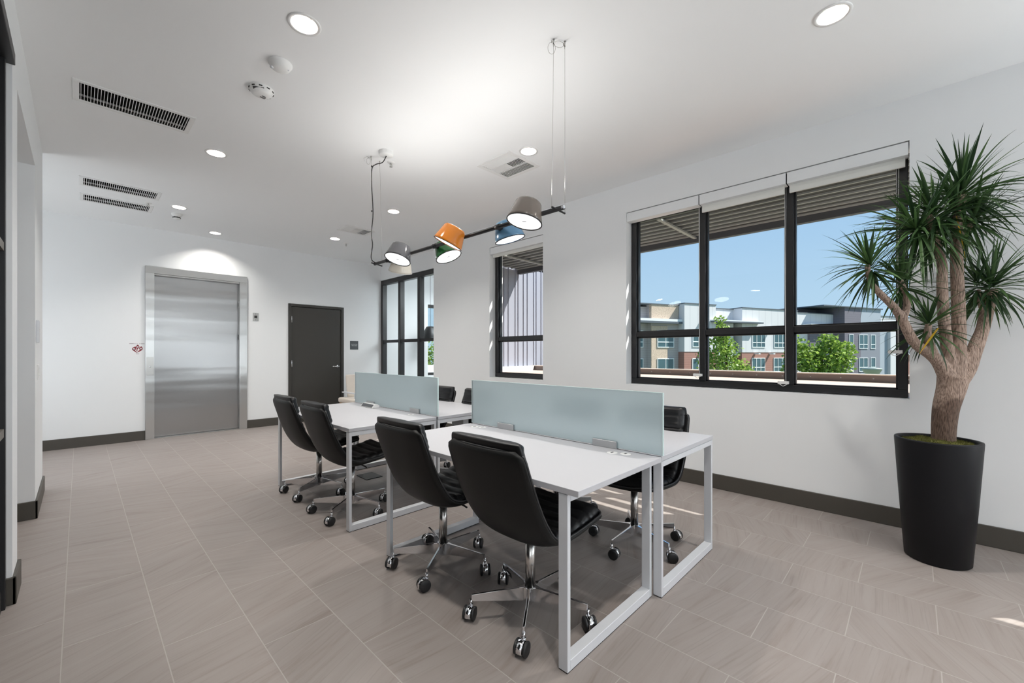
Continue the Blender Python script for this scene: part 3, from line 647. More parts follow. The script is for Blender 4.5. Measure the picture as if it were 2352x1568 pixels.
# ------------------------------------------------------------ desks
def desk(x0, x1, y0, y1, inset, label, sock=True):
    r = root('office_desk', (x0, y0, 0), label, 'desk', 'white bench desks')
    W_, D_ = x1-x0, y1-y0
    MB().box(0, W_, 0, D_, 0.700, 0.725).done('tabletop', deskM, r, bevel=0.0015, seg=1)
    for ys in (inset, D_-inset-0.045):
        q = MB()
        q.box(0.002, 0.022, ys, ys+0.045, 0.004, 0.698).box(W_-0.022, W_-0.002, ys, ys+0.045, 0.004, 0.698)
        q.box(0.022, W_-0.022, ys, ys+0.045, 0.004, 0.046).box(0.022, W_-0.022, ys, ys+0.045, 0.668, 0.698)
        q.done('leg_frame', silverM, r, bevel=0.0015, seg=1)
        MB().box(0.003, 0.021, ys+0.002, ys+0.043, 0.0, 0.0045).box(W_-0.021, W_-0.003, ys+0.002, ys+0.043, 0.0, 0.0045).box(0.03, W_-0.03, ys+0.002, ys+0.043, 0.0, 0.0035).done('foot_strip', rubberM, r)
    MB().box(0.12, 0.17, inset+0.045, D_-inset-0.045, 0.662, 0.698).box(W_-0.17, W_-0.12, inset+0.045, D_-inset-0.045, 0.662, 0.698).done('cross_rail', silverM, r)
    return r
D0 = desk(1.316, 2.042, 0.918, 2.400, 0.052, 'white desk with silver loop legs nearest to us, two black chairs at its left')
D1 = desk(2.058, 2.806, 0.924, 2.400, 0.002, 'white desk of the near pair, on the window side of its glass screen')
D2 = desk(1.303, 2.042, 2.832, 4.330, 0.002, 'white desk with silver loop legs at the far left, holding a small white box')
D3 = desk(2.058, 2.806, 2.832, 4.330, 0.002, 'white desk of the far pair, on the window side of its glass screen')
def grommet(parent, x, y):
    MB().lathe([(0.0, 0.0012), (0.026, 0.0012), (0.028, 0.0)], (x, y, 0.725), n=28).done('cable_port', whiteM, parent)
    return MB().box(x-0.012, x+0.012, y-0.005, y+0.005, 0.7262, 0.7267).done('port_slot', inkM, parent)
for dsk, pts in ((D0, [(1.957-1.316, 1.150-0.918), (1.980-1.316, 1.085-0.918), (1.962-1.316, 2.262-0.918), (1.985-1.316, 2.205-0.918)]), (D2, [(1.97-1.303, 3.10-2.832)])):
    for (x, y) in pts: grommet(dsk, x, y)
MB().box(0.30, 0.36, 0.04, 0.20, 0.60, 0.668).done('cable_tray_bracket', bracketM, D3)

def screen(y0, y1, brs, label):
    r = root('privacy_screen', (2.05, y0, 0.725), label, 'desk screen', 'frosted glass desk screens')
    MB().box(-0.005, 0.005, 0.004, y1-y0-0.004, 0.006, 0.322).done('glass_panel', frostM, r)
    MB().box(-0.0052, 0.0052, 0.0, 0.004, 0.006, 0.322).box(-0.0052, 0.0052, y1-y0-0.004, y1-y0, 0.006, 0.322).box(-0.0052, 0.0052, 0, y1-y0, 0.322, 0.325).done('glass_edge', screenEdgeM, r)
    for (a, b) in brs:
        MB().box(-0.014, -0.0055, a-y0, b-y0, 0.0005, 0.040).box(0.0055, 0.014, a-y0, b-y0, 0.0005, 0.040).box(-0.013, 0.013, a-y0+0.002, b-y0-0.002, 0.0005, 0.0055).done('clamp_bracket', bracketM, r, bevel=0.0015, seg=1)
    return r
screen(0.912, 2.392, ((1.172, 1.325), (1.953, 2.106)), 'near frosted glass divider standing on the near pair of white desks')
screen(2.820, 4.300, ((3.084, 3.228), (3.880, 4.030)), 'far frosted glass divider standing on the far pair of white desks')
bx = root('power_box', (1.975, 3.80, 0.725), 'small white box with a dark sloped front on the far left desk', 'desk accessory')
MB().prism([(-0.045, -0.10, 0.001), (-0.045, -0.10, 0.006), (-0.020, -0.10, 0.036), (0.012, -0.10, 0.036), (0.028, -0.10, 0.022), (0.028, -0.10, 0.001)], (0, 0.24, 0)).done('housing', whiteM, bx, bevel=0.003)
MB().obox((-0.0345, 0.02, 0.0205), (0.0105, 0, 0.0130), (0, 0.105, 0), (-0.0008, 0, 0.0006)).done('front_panel', signM, bx)
ob = root('floor_outlet_cover', (2.05, 3.99, 0), 'square black plate lying flat on the tiles beneath the far desks', 'floor outlet')
MB().box(-0.085, 0.085, -0.11, 0.11, 0.0, 0.006).done('cover_plate', rubberM, ob, bevel=0.002)

# ------------------------------------------------------------ office chairs
def smooth_profile(pts, n):
    P = bez([(a, 0, b) for a, b in pts], 8)
    # resample by length
    Ls = [0]
    for a, b in zip(P, P[1:]): Ls.append(Ls[-1]+(b-a).length)
    out = []
    for i in range(n+1):
        t = Ls[-1]*i/n; k = 0
        while k < len(Ls)-2 and Ls[k+1] < t: k += 1
        f = (t-Ls[k])/max(1e-9, Ls[k+1]-Ls[k]); out.append(P[k].lerp(P[k+1], min(1, f)))
    return out
PROF = [(0.285, 0.448), (0.22, 0.430), (0.12, 0.408), (0.02, 0.393), (-0.075, 0.392), (-0.155, 0.428), (-0.215, 0.505), (-0.258, 0.60), (-0.288, 0.70), (-0.310, 0.79), (-0.322, 0.850)]
NS = 44
PP = smooth_profile(PROF, NS)
def prof_at(s):
    f = max(0, min(1, s))*NS; k = min(int(f), NS-1); p = PP[k].lerp(PP[k+1], f-k)
    t = (PP[k+1]-PP[k]).normalized(); nrm = Vector((t.z, 0, -t.x))      # inward (towards the sitter)
    k2 = min(k+1, NS-1); t2 = (PP[k2+1]-PP[k2]).normalized(); t = t.lerp(t2, f-k).normalized(); nrm = Vector((t.z, 0, -t.x))
    return p, nrm, t
def halfw(s):
    w_ = 0.238+0.012*math.sin(PI*s)
    r_ = 0.045
    for dd in (s*1.02, (1-s)*1.02):
        L = dd/1.0
        if L < r_: w_ -= 0.045*(1-math.sqrt(max(0, 1-((r_-L)/r_)**2)))
    return w_
def build_chair():
    ch = root('office_chair', (0, 0, 0), '', 'office chair', 'black leather office chairs')
    bm = bmesh.new(); NT = 16; grid = []
    for i in range(NS+1):
        s = i/NS; p, nr, t = prof_at(s); hw = halfw(s); row = []
        for j in range(NT+1):
            v = -1+2*j/NT; edge = abs(v)
            curl = 0.046*edge**3*(0.45+0.7*math.sin(PI*min(1, s*1.05)))
            row.append(bm.verts.new((p.x+nr.x*curl, v*hw, p.z+nr.z*curl)))
        grid.append(row)
    for i in range(NS):
        for j in range(NT):
            f = bm.faces.new((grid[i][j], grid[i][j+1], grid[i+1][j+1], grid[i+1][j])); f.smooth = True
    rimpts = [grid[i][0].co.copy() for i in range(NS+1)]+[grid[NS][j].co.copy() for j in range(1, NT+1)]+[grid[i][NT].co.copy() for i in range(NS-1, -1, -1)]+[grid[0][j].co.copy() for j in range(NT-1, 0, -1)]
    m = MB(); m.bm.free(); m.bm = bm
    m.done('seat_shell', shellM, ch, recalc=True, solid=(0.016, 1.0))
    sh = ch.children[-1] if ch.children else None
    MB().tube(rimpts+[rimpts[0], rimpts[1]], 0.0050, 6, cap=False).done('piping', pipeM, ch)
    def cushion(name, s0, s1, th0, hwk, seams, dep, rnd_e=0, seed=0):
        nS = 64; nT = 20; b2 = bmesh.new(); top = []; bot = []
        for i in range(nS+1):
            a = i/nS; s = s0+(s1-s0)*a; p, nr, t = prof_at(min(1, s)); ext = max(0, s-1)
            p = p+t*ext*1.0
            hw = halfw(min(max(s, 0.03), 0.965))*hwk
            ea = min(1.0, min(a, 1-a)*rnd_e) if rnd_e else 1.0
            hw *= 1-0.07*(1-math.sqrt(max(0, 1-(1-ea)**2)))
            endf = min(1, (1-abs(2*a-1))*(3.0 if rnd_e else 8)); endf = math.sqrt(max(0, 1-(1-endf)**2))
            rt, rb = [], []
            for j in range(nT+1):
                v = -1+2*j/nT; e_ = abs(v)
                prof_t = max(0, 1-e_**(4 if rnd_e else 6))**0.5
                h_ = th0*prof_t*(0.25+0.75*endf)
                dip = 0
                for sm in seams:
                    w_ = (a-sm)/0.028
                    dip = max(dip, dep*math.exp(-w_*w_))
                h_ -= dip*(1-0.55*e_**2)
                wr = noise.noise(Vector((s*26+seed, v*2.2, seed)))*0.0045+noise.noise(Vector((s*60+seed, v*9, seed+3)))*0.0018
                # fan wrinkles near the side edges
                wr += 0.0035*e_**4*math.sin(s*150+v*6)
                h_ += wr*prof_t
                c_ = 0.046*e_**3*(0.45+0.7*math.sin(PI*min(1, s*1.05)))*0.7
                h_ = max(h_, 0.004)
                rt.append(b2.verts.new((p.x+nr.x*(h_+c_+0.002), v*hw, p.z+nr.z*(h_+c_+0.002))))
                rb.append(b2.verts.new((p.x+nr.x*(0.001+c_), v*hw*0.985, p.z+nr.z*(0.001+c_))))
            top.append(rt); bot.append(rb)
        for i in range(nS):
            for j in range(nT):
                f = b2.faces.new((top[i][j], top[i][j+1], top[i+1][j+1], top[i+1][j])); f.smooth = True
                f = b2.faces.new((bot[i][j], bot[i+1][j], bot[i+1][j+1], bot[i][j+1])); f.smooth = True
        for i in range(nS):
            for j, q in ((0, 0), (nT, 1)):
                f = b2.faces.new((top[i][j], top[i+1][j], bot[i+1][j], bot[i][j])); f.smooth = True
        for i in (0, nS):
            for j in range(nT):
                f = b2.faces.new((top[i][j], top[i][j+1], bot[i][j+1], bot[i][j])); f.smooth = True
        k = MB(); k.bm.free(); k.bm = b2
        return k.done(name, leatherM, ch)
    cushion('seat_cushion', 0.005, 0.44, 0.062, 0.95, (0.22, 0.40, 0.58, 0.76), 0.010, seed=1)
    cushion('backrest_cushion', 0.42, 0.885, 0.056, 0.93, (0.30, 0.55, 0.80), 0.014, seed=5)
    cushion('head_cushion', 0.860, 1.030, 0.074, 0.95, (), 0.0, rnd_e=3.2, seed=9)
    # gas column, mechanism, lever
    MB().tube([(0, 0, 0.115), (0, 0, 0.372)], 0.0245, 24).done('column', colM, ch)
    MB().box(-0.07, 0.10, -0.05, 0.05, 0.366, 0.389).done('tilt_mechanism', greyUnderM, ch, bevel=0.006)
    MB().tube([(0.03, -0.04, 0.374), (0.03, -0.16, 0.372), (0.03, -0.185, 0.368)], 0.005, 8).done('height_lever', greyUnderM, ch)
    hub = MB().lathe([(0.0, 0.055), (0.028, 0.055), (0.030, 0.065), (0.030, 0.118), (0.026, 0.124), (0.0, 0.124)], n=30).done('base_hub', chromeM, ch)
    for k in range(5):
        a = math.radians(72*k); cx, sx = math.cos(a), math.sin(a)
        # blade arm with a flared root
        q = MB()
        prof = [(0.020, 0.022, 0.058, 0.124), (0.034, 0.0125, 0.058, 0.124), (0.055, 0.0075, 0.059, 0.122), (0.12, 0.0060, 0.064, 0.118), (0.285, 0.0055, 0.078, 0.108)]
        rings = []
        for (dd, hw, z0, z1) in prof:
            rings.append([q.bm.verts.new((dd*cx-yy*sx, dd*sx+yy*cx, zz)) for yy, zz in ((-hw, z0), (hw, z0), (hw, z1), (-hw, z1))])
        for r0, r1 in zip(rings, rings[1:]):
            for i in range(4): q.bm.faces.new((r0[i], r0[(i+1) % 4], r1[(i+1) % 4], r1[i]))
        q.bm.faces.new(rings[0]); q.bm.faces.new(rings[-1][::-1])
        q.done('base_arm', chromeM, ch, bevel=0.0015, seg=1)
        # caster: chrome hood + stem; wheels are sub-parts. swivel at its own origin
        K = bpy.data.objects.new('caster_tmp', None)
        q = MB()
        q.tube([(0, 0, 0.058), (0, 0, 0.086)], 0.0065, 12).tube([(0, 0, 0.056), (0, 0, 0.064)], 0.010, 12)
        ox = -0.017
        pts = []
        for i in range(13):
            t = math.radians(-15+i*(215/12)); pts.append((ox+0.0315*math.cos(t), 0.0315*math.sin(t)+0.0315))
        outer = pts; inner = [(ox+(px-ox)*0.80, (pz-0.0315)*0.80+0.0315) for px, pz in pts]
        poly = outer+inner[::-1]
        ring_a = [q.bm.verts.new((px, -0.013, pz)) for px, pz in poly]; ring_b = [q.bm.verts.new((px, 0.013, pz)) for px, pz in poly]
        nP = len(outer)
        for i in range(nP-1):
            f = q.bm.faces.new((ring_a[i], ring_a[i+1], ring_b[i+1], ring_b[i])); f.smooth = True
            A_, B_ = 2*nP-1-i, 2*nP-2-i
            q.bm.faces.new((ring_a[A_], ring_b[A_], ring_b[B_], ring_a[B_]))
            q.bm.faces.new((ring_a[i], ring_a[A_], ring_a[B_], ring_a[i+1])); q.bm.faces.new((ring_b[i], ring_b[i+1], ring_b[B_], ring_b[A_]))
        q.tube([(0, 0, 0.060), (ox*0.6, 0, 0.045), (ox, 0, 0.0315)], 0.008, 8)
        cst = q.done('caster', chromeM, ch)
        for sgn in (-1, 1):
            wl_ = MB().lathe([(0.0, -0.0065), (0.024, -0.0065), (0.029, -0.0045), (0.0315, 0.0), (0.0305, 0.0055), (0.024, 0.0075), (0.0, 0.0085)], (ox, sgn*0.0205, 0.0315), (0, sgn, 0), 28)
            wl_.done('wheel', rubberM, cst)
        bpy.data.objects.remove(K)
        cst.location = (0.287*cx, 0.287*sx, 0); cst.rotation_euler = (0, 0, 0)
    return ch
proto = build_chair()
CH = [  # x, y, facing, swivel seed, label
    (1.520, 1.342, 0.0, 20, 'black leather office chair closest to us, at the near left corner of the desks'),
    (1.509, 2.027, 0.0, 25, 'black leather office chair on the left, just behind the nearest one'),
    (1.510, 3.230, 0.0, -30, 'black leather chair, third away on the left, behind the silver leg of the far desk'),
    (1.520, 3.910, 0.0, -40, 'black leather office chair, farthest on the left, nearest to the elevator'),
    (2.545, 1.330, PI, 70, 'black leather office chair on the window side, its back right of the near screen'),
    (2.600, 2.020, PI, 120, 'black leather office chair mostly hidden behind the near frosted screen, by the window wall'),
    (2.545, 3.200, PI, 160, 'black leather chair back seen just left of the near frosted screen'),
    (2.545, 3.840, PI, 200, 'black leather chair back seen just right of the far frosted screen')]
for i, (x, y, rz, sw_, lab) in enumerate(CH):
    o = proto if i == 0 else copy_tree(proto)
    o.location = (x, y, 0); o.rotation_euler = (0, 0, rz); o['label'] = lab
    k = 0
    for c in o.children:
        if c.name.startswith('caster'):
            a = [-58, -50, -62, -75, -35][k % 5]+(0 if i == 0 else (sw_*(k+1)) % 50-25)
            if rz: a = a+180+sw_
            c.rotation_euler = (0, 0, math.radians(a+90)-rz*0); k += 1
del proto

# small armchair near the charcoal door
ac = root('lounge_armchair', (3.52, 7.10, 0), 'beige lounge armchair with a wooden base beside the charcoal door', 'armchair')
beigeM = mat('beige_upholstery', lin(205, 196, 186), 0.8, bump=(200, 0.1, 0.001), noisecol=(12, 0.04))
woodM = mat('light_oak', lin(178, 140, 104), 0.5, noisecol=(14, 0.15))
MB().box(-0.32, 0.32, -0.30, 0.30, 0.375, 0.465).done('seat', beigeM, ac, bevel=0.03, seg=3)
MB().obox((0.03, 0.28, 0.66), (0.20, 0, 0), (0, 0.022, -0.004), (0, 0.035, 0.20)).done('backrest', beigeM, ac, bevel=0.02, seg=3)
MB().box(-0.30, 0.30, -0.28, 0.28, 0.345, 0.375).done('seat_frame', woodM, ac, bevel=0.004)
for sx in (-1, 1):
    for sy in (-1, 1): MB().tube([(0.26*sx, 0.24*sy, 0.0), (0.24*sx, 0.22*sy, 0.350)], [0.012, 0.018], 12).done('leg', woodM, ac)
MB().box(-0.25, -0.20, -0.20, 0.29, 0.545, 0.563).tube([(-0.225, -0.16, 0.46), (-0.225, -0.16, 0.548)], 0.010, 8).tube([(-0.225, 0.24, 0.46), (-0.225, 0.24, 0.548)], 0.010, 8).done('armrest', silverM, ac)
MB().box(0.26, 0.31, -0.20, 0.29, 0.545, 0.563).tube([(0.285, -0.16, 0.46), (0.285, -0.16, 0.548)], 0.010, 8).tube([(0.285, 0.24, 0.46), (0.285, 0.24, 0.548)], 0.010, 8).done('armrest', silverM, ac)

# ------------------------------------------------------------ glass partition of the meeting room
q = MB(); xp = 4.362
q.box(xp, xp+0.10, 5.96, 7.995, 2.665, 2.752); q.box(xp, xp+0.10, 5.96, 7.995, 0.03, 0.09)
posts = [(7.925, 7.995), (7.245, 7.325), (6.57, 6.65), (5.96, 6.02)]
for a, b in posts: q.box(xp, xp+0.10, a, b, 0.09, 2.665)
gp = tag(q.done('glass_partition', blackM, bevel=0.003, seg=1), 'black framed glass partition of the meeting room, behind the pendant lamp', 'partition')
for (a1, b1), (a0, b0) in zip(posts, posts[1:]):
    MB().box(xp+0.012, xp+0.088, b0, a1, 1.466, 1.522).done('mid_rail', blackM, gp)
    for z0, z1 in ((0.09, 1.466), (1.522, 2.665)): MB().box(xp+0.045, xp+0.051, b0, a1, z0, z1).done('glass_pane', glassM, gp)
mp_ = root('dome_pendant', (5.33, 7.62, 3.0), 'large black dome pendant lamp inside the meeting room, seen through the glass', 'pendant lamp')
MB().lathe([(0.17, -1.46), (0.168, -1.38), (0.15, -1.29), (0.10, -1.20), (0.085, -1.17), (0.06, -1.165), (0.0, -1.16)], n=40).done('dome_shade', blackM, mp_)
MB().tube([(0, 0, -1.17), (0, 0, 0)], 0.004, 8).done('cord', rubberM, mp_)

# ------------------------------------------------------------ planter, moss and dracaena tree
PX, PY = 3.620, -0.101
pt = root('planter', (PX, PY, 0), 'tall round matte black planter standing on the tiles by the window wall', 'planter')
MB().lathe([(0.0, 0.0), (0.140, 0.0), (0.148, 0.008), (0.172, 0.36), (0.194, 0.722), (0.193, 0.730), (0.176, 0.730), (0.172, 0.722), (0.168, 0.60), (0.0, 0.60)], n=72).done('pot', potM, pt)
def moss():
    q = MB(); rr = random.Random(3)
    n_ = 26; bm = q.bm; R_ = 0.168
    prev = None
    for i in range(n_+1):
        r_ = R_*i/n_; ring = []
        m_ = 56
        for k in range(m_):
            a = 2*PI*k/m_; px, py = r_*math.cos(a), r_*math.sin(a)
            h_ = 0.706+0.016*(1-(r_/R_)**3)+noise.noise(Vector((px*22, py*22, 1)))*0.012+noise.noise(Vector((px*90, py*90, 4)))*0.008
            ring.append(bm.verts.new((px, py, h_)))
        if prev:
            for k in range(m_): bm.faces.new((prev[k], prev[(k+1) % m_], ring[(k+1) % m_], ring[k]))
        prev = ring
    for i in range(2600):       # little tufts
        a = rr.uniform(0, 2*PI); r_ = R_*math.sqrt(rr.random()); px, py = r_*math.cos(a), r_*math.sin(a)
        z_ = 0.706+0.016*(1-(r_/R_)**3)+noise.noise(Vector((px*22, py*22, 1)))*0.012
        d_ = Vector((rr.uniform(-1, 1), rr.uniform(-1, 1), rr.uniform(0.3, 1.2))).normalized()*rr.uniform(0.008, 0.018); s_ = d_.orthogonal().normalized()*0.0016
        p0 = Vector((px, py, z_)); bm.faces.new([bm.verts.new(p0-s_), bm.verts.new(p0+s_), bm.verts.new(p0+d_)])
    o = q.done('moss', mat('moss', lin(92, 92, 38), 0.9, noisecol=(38, 0.45)), recalc=False)
    o.location = (PX, PY, 0)
    return tag(o, 'bumpy olive green moss covering the soil in the black planter', 'moss', kind='stuff')
moss()
tr = root('dracaena_tree', (PX, PY, 0), 'multi-stemmed dracaena tree with spiky green rosettes growing in the black planter', 'potted tree')
def bark():
    m = bpy.data.materials.new('bark'); m.use_nodes = True
    n, l = m.node_tree.nodes, m.node_tree.links; p = n['Principled BSDF']; p.inputs['Roughness'].default_value = 0.85
    t = n.new('ShaderNodeTexCoord'); mp = n.new('ShaderNodeMapping'); mp.inputs['Scale'].default_value = (210, 210, 34)
    l.new(t.outputs['Object'], mp.inputs[0]); nz = n.new('ShaderNodeTexNoise'); nz.inputs['Scale'].default_value = 1; nz.inputs['Detail'].default_value = 6; l.new(mp.outputs[0], nz.inputs['Vector'])
    r = n.new('ShaderNodeValToRGB'); q = r.color_ramp.elements; q[0].position = 0.30; q[0].color = lin(96, 76, 66); q[1].position = 0.62; q[1].color = lin(182, 158, 142)
    l.new(nz.outputs['Fac'], r.inputs[0])
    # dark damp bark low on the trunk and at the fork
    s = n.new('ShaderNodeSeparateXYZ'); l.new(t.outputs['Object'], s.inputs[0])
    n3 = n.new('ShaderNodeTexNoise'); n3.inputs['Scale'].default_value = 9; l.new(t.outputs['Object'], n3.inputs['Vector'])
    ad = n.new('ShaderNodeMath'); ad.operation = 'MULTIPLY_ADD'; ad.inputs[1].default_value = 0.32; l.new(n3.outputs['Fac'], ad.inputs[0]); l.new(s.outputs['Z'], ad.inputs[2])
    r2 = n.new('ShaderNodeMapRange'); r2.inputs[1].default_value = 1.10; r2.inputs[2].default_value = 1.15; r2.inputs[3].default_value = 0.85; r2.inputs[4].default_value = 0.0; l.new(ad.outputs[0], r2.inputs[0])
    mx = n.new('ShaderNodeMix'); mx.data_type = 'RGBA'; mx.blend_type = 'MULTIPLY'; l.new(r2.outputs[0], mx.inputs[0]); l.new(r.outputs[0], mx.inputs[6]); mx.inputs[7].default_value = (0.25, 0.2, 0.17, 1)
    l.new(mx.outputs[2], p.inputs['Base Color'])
    b = n.new('ShaderNodeBump'); b.inputs['Strength'].default_value = 0.9; b.inputs['Distance'].default_value = 0.006; l.new(nz.outputs['Fac'], b.inputs['Height']); l.new(b.outputs[0], p.inputs['Normal'])
    return m
def T(*p): return Vector((p[0]-PX, p[1]-PY, p[2]))
def branches():
    q = MB()
    def br(pts, r0, r1, k=1.0):
        P = bez([T(*p) for p in pts], 6); n_ = len(P)
        q.tube(P, [r0+(r1-r0)*(i/(n_-1))**k for i in range(n_)], 14)
    br([(3.647, -0.129, 0.69), (3.649, -0.131, 0.80), (3.655, -0.140, 0.92), (3.680, -0.162, 1.03), (3.690, -0.172, 1.10)], 0.055, 0.074, 1.6)
    br([(3.672, -0.155, 1.06), (3.640, -0.120, 1.17), (3.600, -0.080, 1.235), (3.524, -0.001, 1.316), (3.474, 0.050, 1.451), (3.435, 0.090, 1.533), (3.384, 0.144, 1.607), (3.340, 0.189, 1.682), (3.325, 0.205, 1.790)], 0.046, 0.014, 0.6)
    br([(3.430, 0.095, 1.54), (3.425, 0.115, 1.57)], 0.022, 0.012)
    br([(3.470, 0.048, 1.46), (3.500, 0.030, 1.56), (3.480, 0.060, 1.70)], 0.022, 0.014)
    br([(3.600, -0.080, 1.25), (3.590, -0.060, 1.34), (3.584, -0.064, 1.43)], 0.030, 0.016)
    br([(3.684, -0.168, 1.10), (3.666, -0.148, 1.253), (3.647, -0.129, 1.488), (3.641, -0.123, 1.70), (3.640, -0.122, 1.80), (3.605, -0.085, 1.967), (3.584, -0.064, 2.090)], 0.034, 0.020, 0.8)
    br([(3.700, -0.186, 1.08), (3.712, -0.197, 1.279), (3.708, -0.193, 1.581), (3.703, -0.187, 1.80), (3.704, -0.188, 2.020), (3.726, -0.211, 2.210)], 0.040, 0.026, 0.6)
    br([(3.706, -0.196, 1.06), (3.752, -0.240, 1.15), (3.776, -0.263, 1.24), (3.812, -0.301, 1.400), (3.840, -0.329, 1.560), (3.850, -0.340, 1.640)], 0.038, 0.029, 0.6)
    br([(3.735, -0.225, 1.17), (3.770, -0.258, 1.30), (3.808, -0.298, 1.42)], 0.026, 0.018)
    br([(3.704, -0.188, 1.95), (3.745, -0.232, 2.000), (3.772, -0.258, 2.070)], 0.022, 0.015)
    br([(3.825, -0.315, 1.50), (3.800, -0.290, 1.54), (3.792, -0.283, 1.64)], 0.014, 0.010)
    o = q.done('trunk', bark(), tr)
    md = o.modifiers.new('remesh', 'REMESH'); md.mode = 'VOXEL'; md.voxel_size = 0.0065; md.use_smooth_shade = True
    md = o.modifiers.new('smooth', 'SMOOTH'); md.iterations = 5; md.factor = 0.5
    return o
branches()
def leaf_material(name, c0, c1, tr_=0.25):
    m = bpy.data.materials.new(name); m.use_nodes = True
    n, l = m.node_tree.nodes, m.node_tree.links; p = n['Principled BSDF']; p.inputs['Roughness'].default_value = 0.45; p.inputs['Specular IOR Level'].default_value = 0.35
    at = n.new('ShaderNodeAttribute'); at.attribute_name = 'tone'
    mx = n.new('ShaderNodeMix'); mx.data_type = 'RGBA'; mx.inputs[6].default_value = c0; mx.inputs[7].default_value = c1; l.new(at.outputs['Fac'], mx.inputs[0]); l.new(mx.outputs[2], p.inputs['Base Color'])
    tl = n.new('ShaderNodeBsdfTranslucent'); l.new(mx.outputs[2], tl.inputs[0]); ms = n.new('ShaderNodeMixShader'); ms.inputs[0].default_value = tr_
    l.new(p.outputs[0], ms.inputs[1]); l.new(tl.outputs[0], ms.inputs[2]); l.new(ms.outputs[0], n['Material Output'].inputs[0])
    return m
leafM = leaf_material('dracaena_leaf', (0.018, 0.045, 0.018, 1), (0.075, 0.15, 0.045, 1))
yellowM = leaf_material('yellow_leaf', (0.75, 0.42, 0.03, 1), (0.85, 0.55, 0.06, 1))
def add_leaf(q, layer, p0, d, L, w_, droop, tone, rr, ns=9):
    bm = q.bm; d = d.normalized(); p = p0.copy(); pts = [p.copy()]; dirs = [d.copy()]
    step = L/ns; side = d.cross(Vector((0, 0, 1)))
    if side.length < 0.05: side = Vector((rr.uniform(-1, 1), rr.uniform(-1, 1), 0))
    side.normalize(); side = (Matrix.Rotation(rr.uniform(-0.5, 0.5), 3, d) @ side)
    for i in range(ns):
        d = (d+Vector((0, 0, -1))*droop*step*(0.4+1.6*i/ns)).normalized(); p = p+d*step; pts.append(p.copy()); dirs.append(d.copy())
    prev = None
    for i, (pp, dd) in enumerate(zip(pts, dirs)):
        a = i/ns; wd = w_*(0.55+0.45*min(1, a*5))*(1-max(0, (a-0.45)/0.55)**1.4) if a < 0.999 else 0.0006
        sd = (side-dd*side.dot(dd)).normalized(); up = sd.cross(dd)
        row = [bm.verts.new(pp-sd*wd/2+up*wd*0.10), bm.verts.new(pp-up*wd*0.07), bm.verts.new(pp+sd*wd/2+up*wd*0.10)]
        if prev:
            for k in range(2):
                f = bm.faces.new((prev[k], prev[k+1], row[k+1], row[k])); f.smooth = True
                for lp in f.loops: lp[layer] = (tone, tone, tone, 1)
        prev = row
ROS = [  # centre, axis, leaves, length, share of drooping leaves
    ((3.330, 0.200, 1.800), (-0.35, 0.35, 0.9), 84, 0.33, 0.35),
    ((3.480, 0.060, 1.700), (-0.2, 0.2, 1), 50, 0.27, 0.5),
    ((3.586, -0.062, 1.440), (-0.2, 0.1, 1), 56, 0.28, 0.6),
    ((3.600, -0.080, 2.110), (-0.35, 0.4, 1), 110, 0.38, 0.75),
    ((3.545, 0.000, 2.010), (-0.6, 0.6, 0.35), 130, 0.42, 0.85),
    ((3.726, -0.211, 2.240), (0, 0, 1), 110, 0.40, 0.35),
    ((3.690, -0.180, 2.140), (-0.2, 0.0, 0.6), 46, 0.34, 0.6),
    ((3.780, -0.268, 2.080), (0.3, -0.3, 0.7), 80, 0.34, 0.6),
    ((3.852, -0.342, 1.680), (0.15, -0.15, 1), 96, 0.36, 0.55),
    ((3.785, -0.275, 1.690), (0, 0, 1), 44, 0.28, 0.6)]
rr = random.Random(21)
for ci, (c, ax, nl, L, dr) in enumerate(ROS):
    q = MB(); layer = q.bm.loops.layers.float_color.new('tone')
    ax = Vector(ax).normalized(); c0 = T(*c)
    for i in range(nl):
        f = i/nl
        az = i*2.39996+rr.uniform(-0.3, 0.3)
        pol = math.radians(8+ (118+dr*40)*f**0.9 + rr.uniform(-9, 9))     # angle from the axis
        u = ax.orthogonal().normalized(); v = ax.cross(u)
        d = ax*math.cos(pol)+(u*math.cos(az)+v*math.sin(az))*math.sin(pol)
        p0 = c0-ax*(0.07*f)+d*0.008
        LL_ = L*rr.uniform(0.72, 1.08)*(0.8+0.2*math.sin(PI*f))
        dro = rr.uniform(0.4, 2.2)+(4.5*dr*f*f)
        for _ in range(4):          # keep the leaves clear of the wall
            dd = d.normalized(); pp = p0.copy(); far = pp.x
            for k in range(9): dd = (dd+Vector((0, 0, -1))*dro*(LL_/9)*(0.4+1.6*k/9)).normalized(); pp = pp+dd*LL_/9; far = max(far, pp.x)
            if far < XW-PX-0.03: break
            d.x -= (far-(XW-PX-0.05))/LL_*1.3; d.normalize()
        add_leaf(q, layer, p0, d, LL_, rr.uniform(0.011, 0.018), dro, rr.random()**1.3, rr)
    q.done('leaf_rosette', leafM, tr, recalc=False)
q = MB(); layer = q.bm.loops.layers.float_color.new('tone')
add_leaf(q, layer, T(3.640, -0.150, 2.060)+Vector((-0.035, -0.03, 0)), Vector((0.10, -0.16, -1)), 0.27, 0.022, 0.4, 0.6, rr)
q.done('yellow_leaf', yellowM, tr, recalc=False)['label'] = 'yellow dead leaf'
q = MB(); layer = q.bm.loops.layers.float_color.new('tone')
add_leaf(q, layer, T(3.560, -0.075, 1.400)+Vector((-0.02, -0.03, 0)), Vector((-0.30, 0.36, -0.66)), 0.19, 0.015, 0.3, 0.8, rr)
q.done('yellow_leaf', yellowM, tr, recalc=False)['label'] = 'yellow dead leaf'

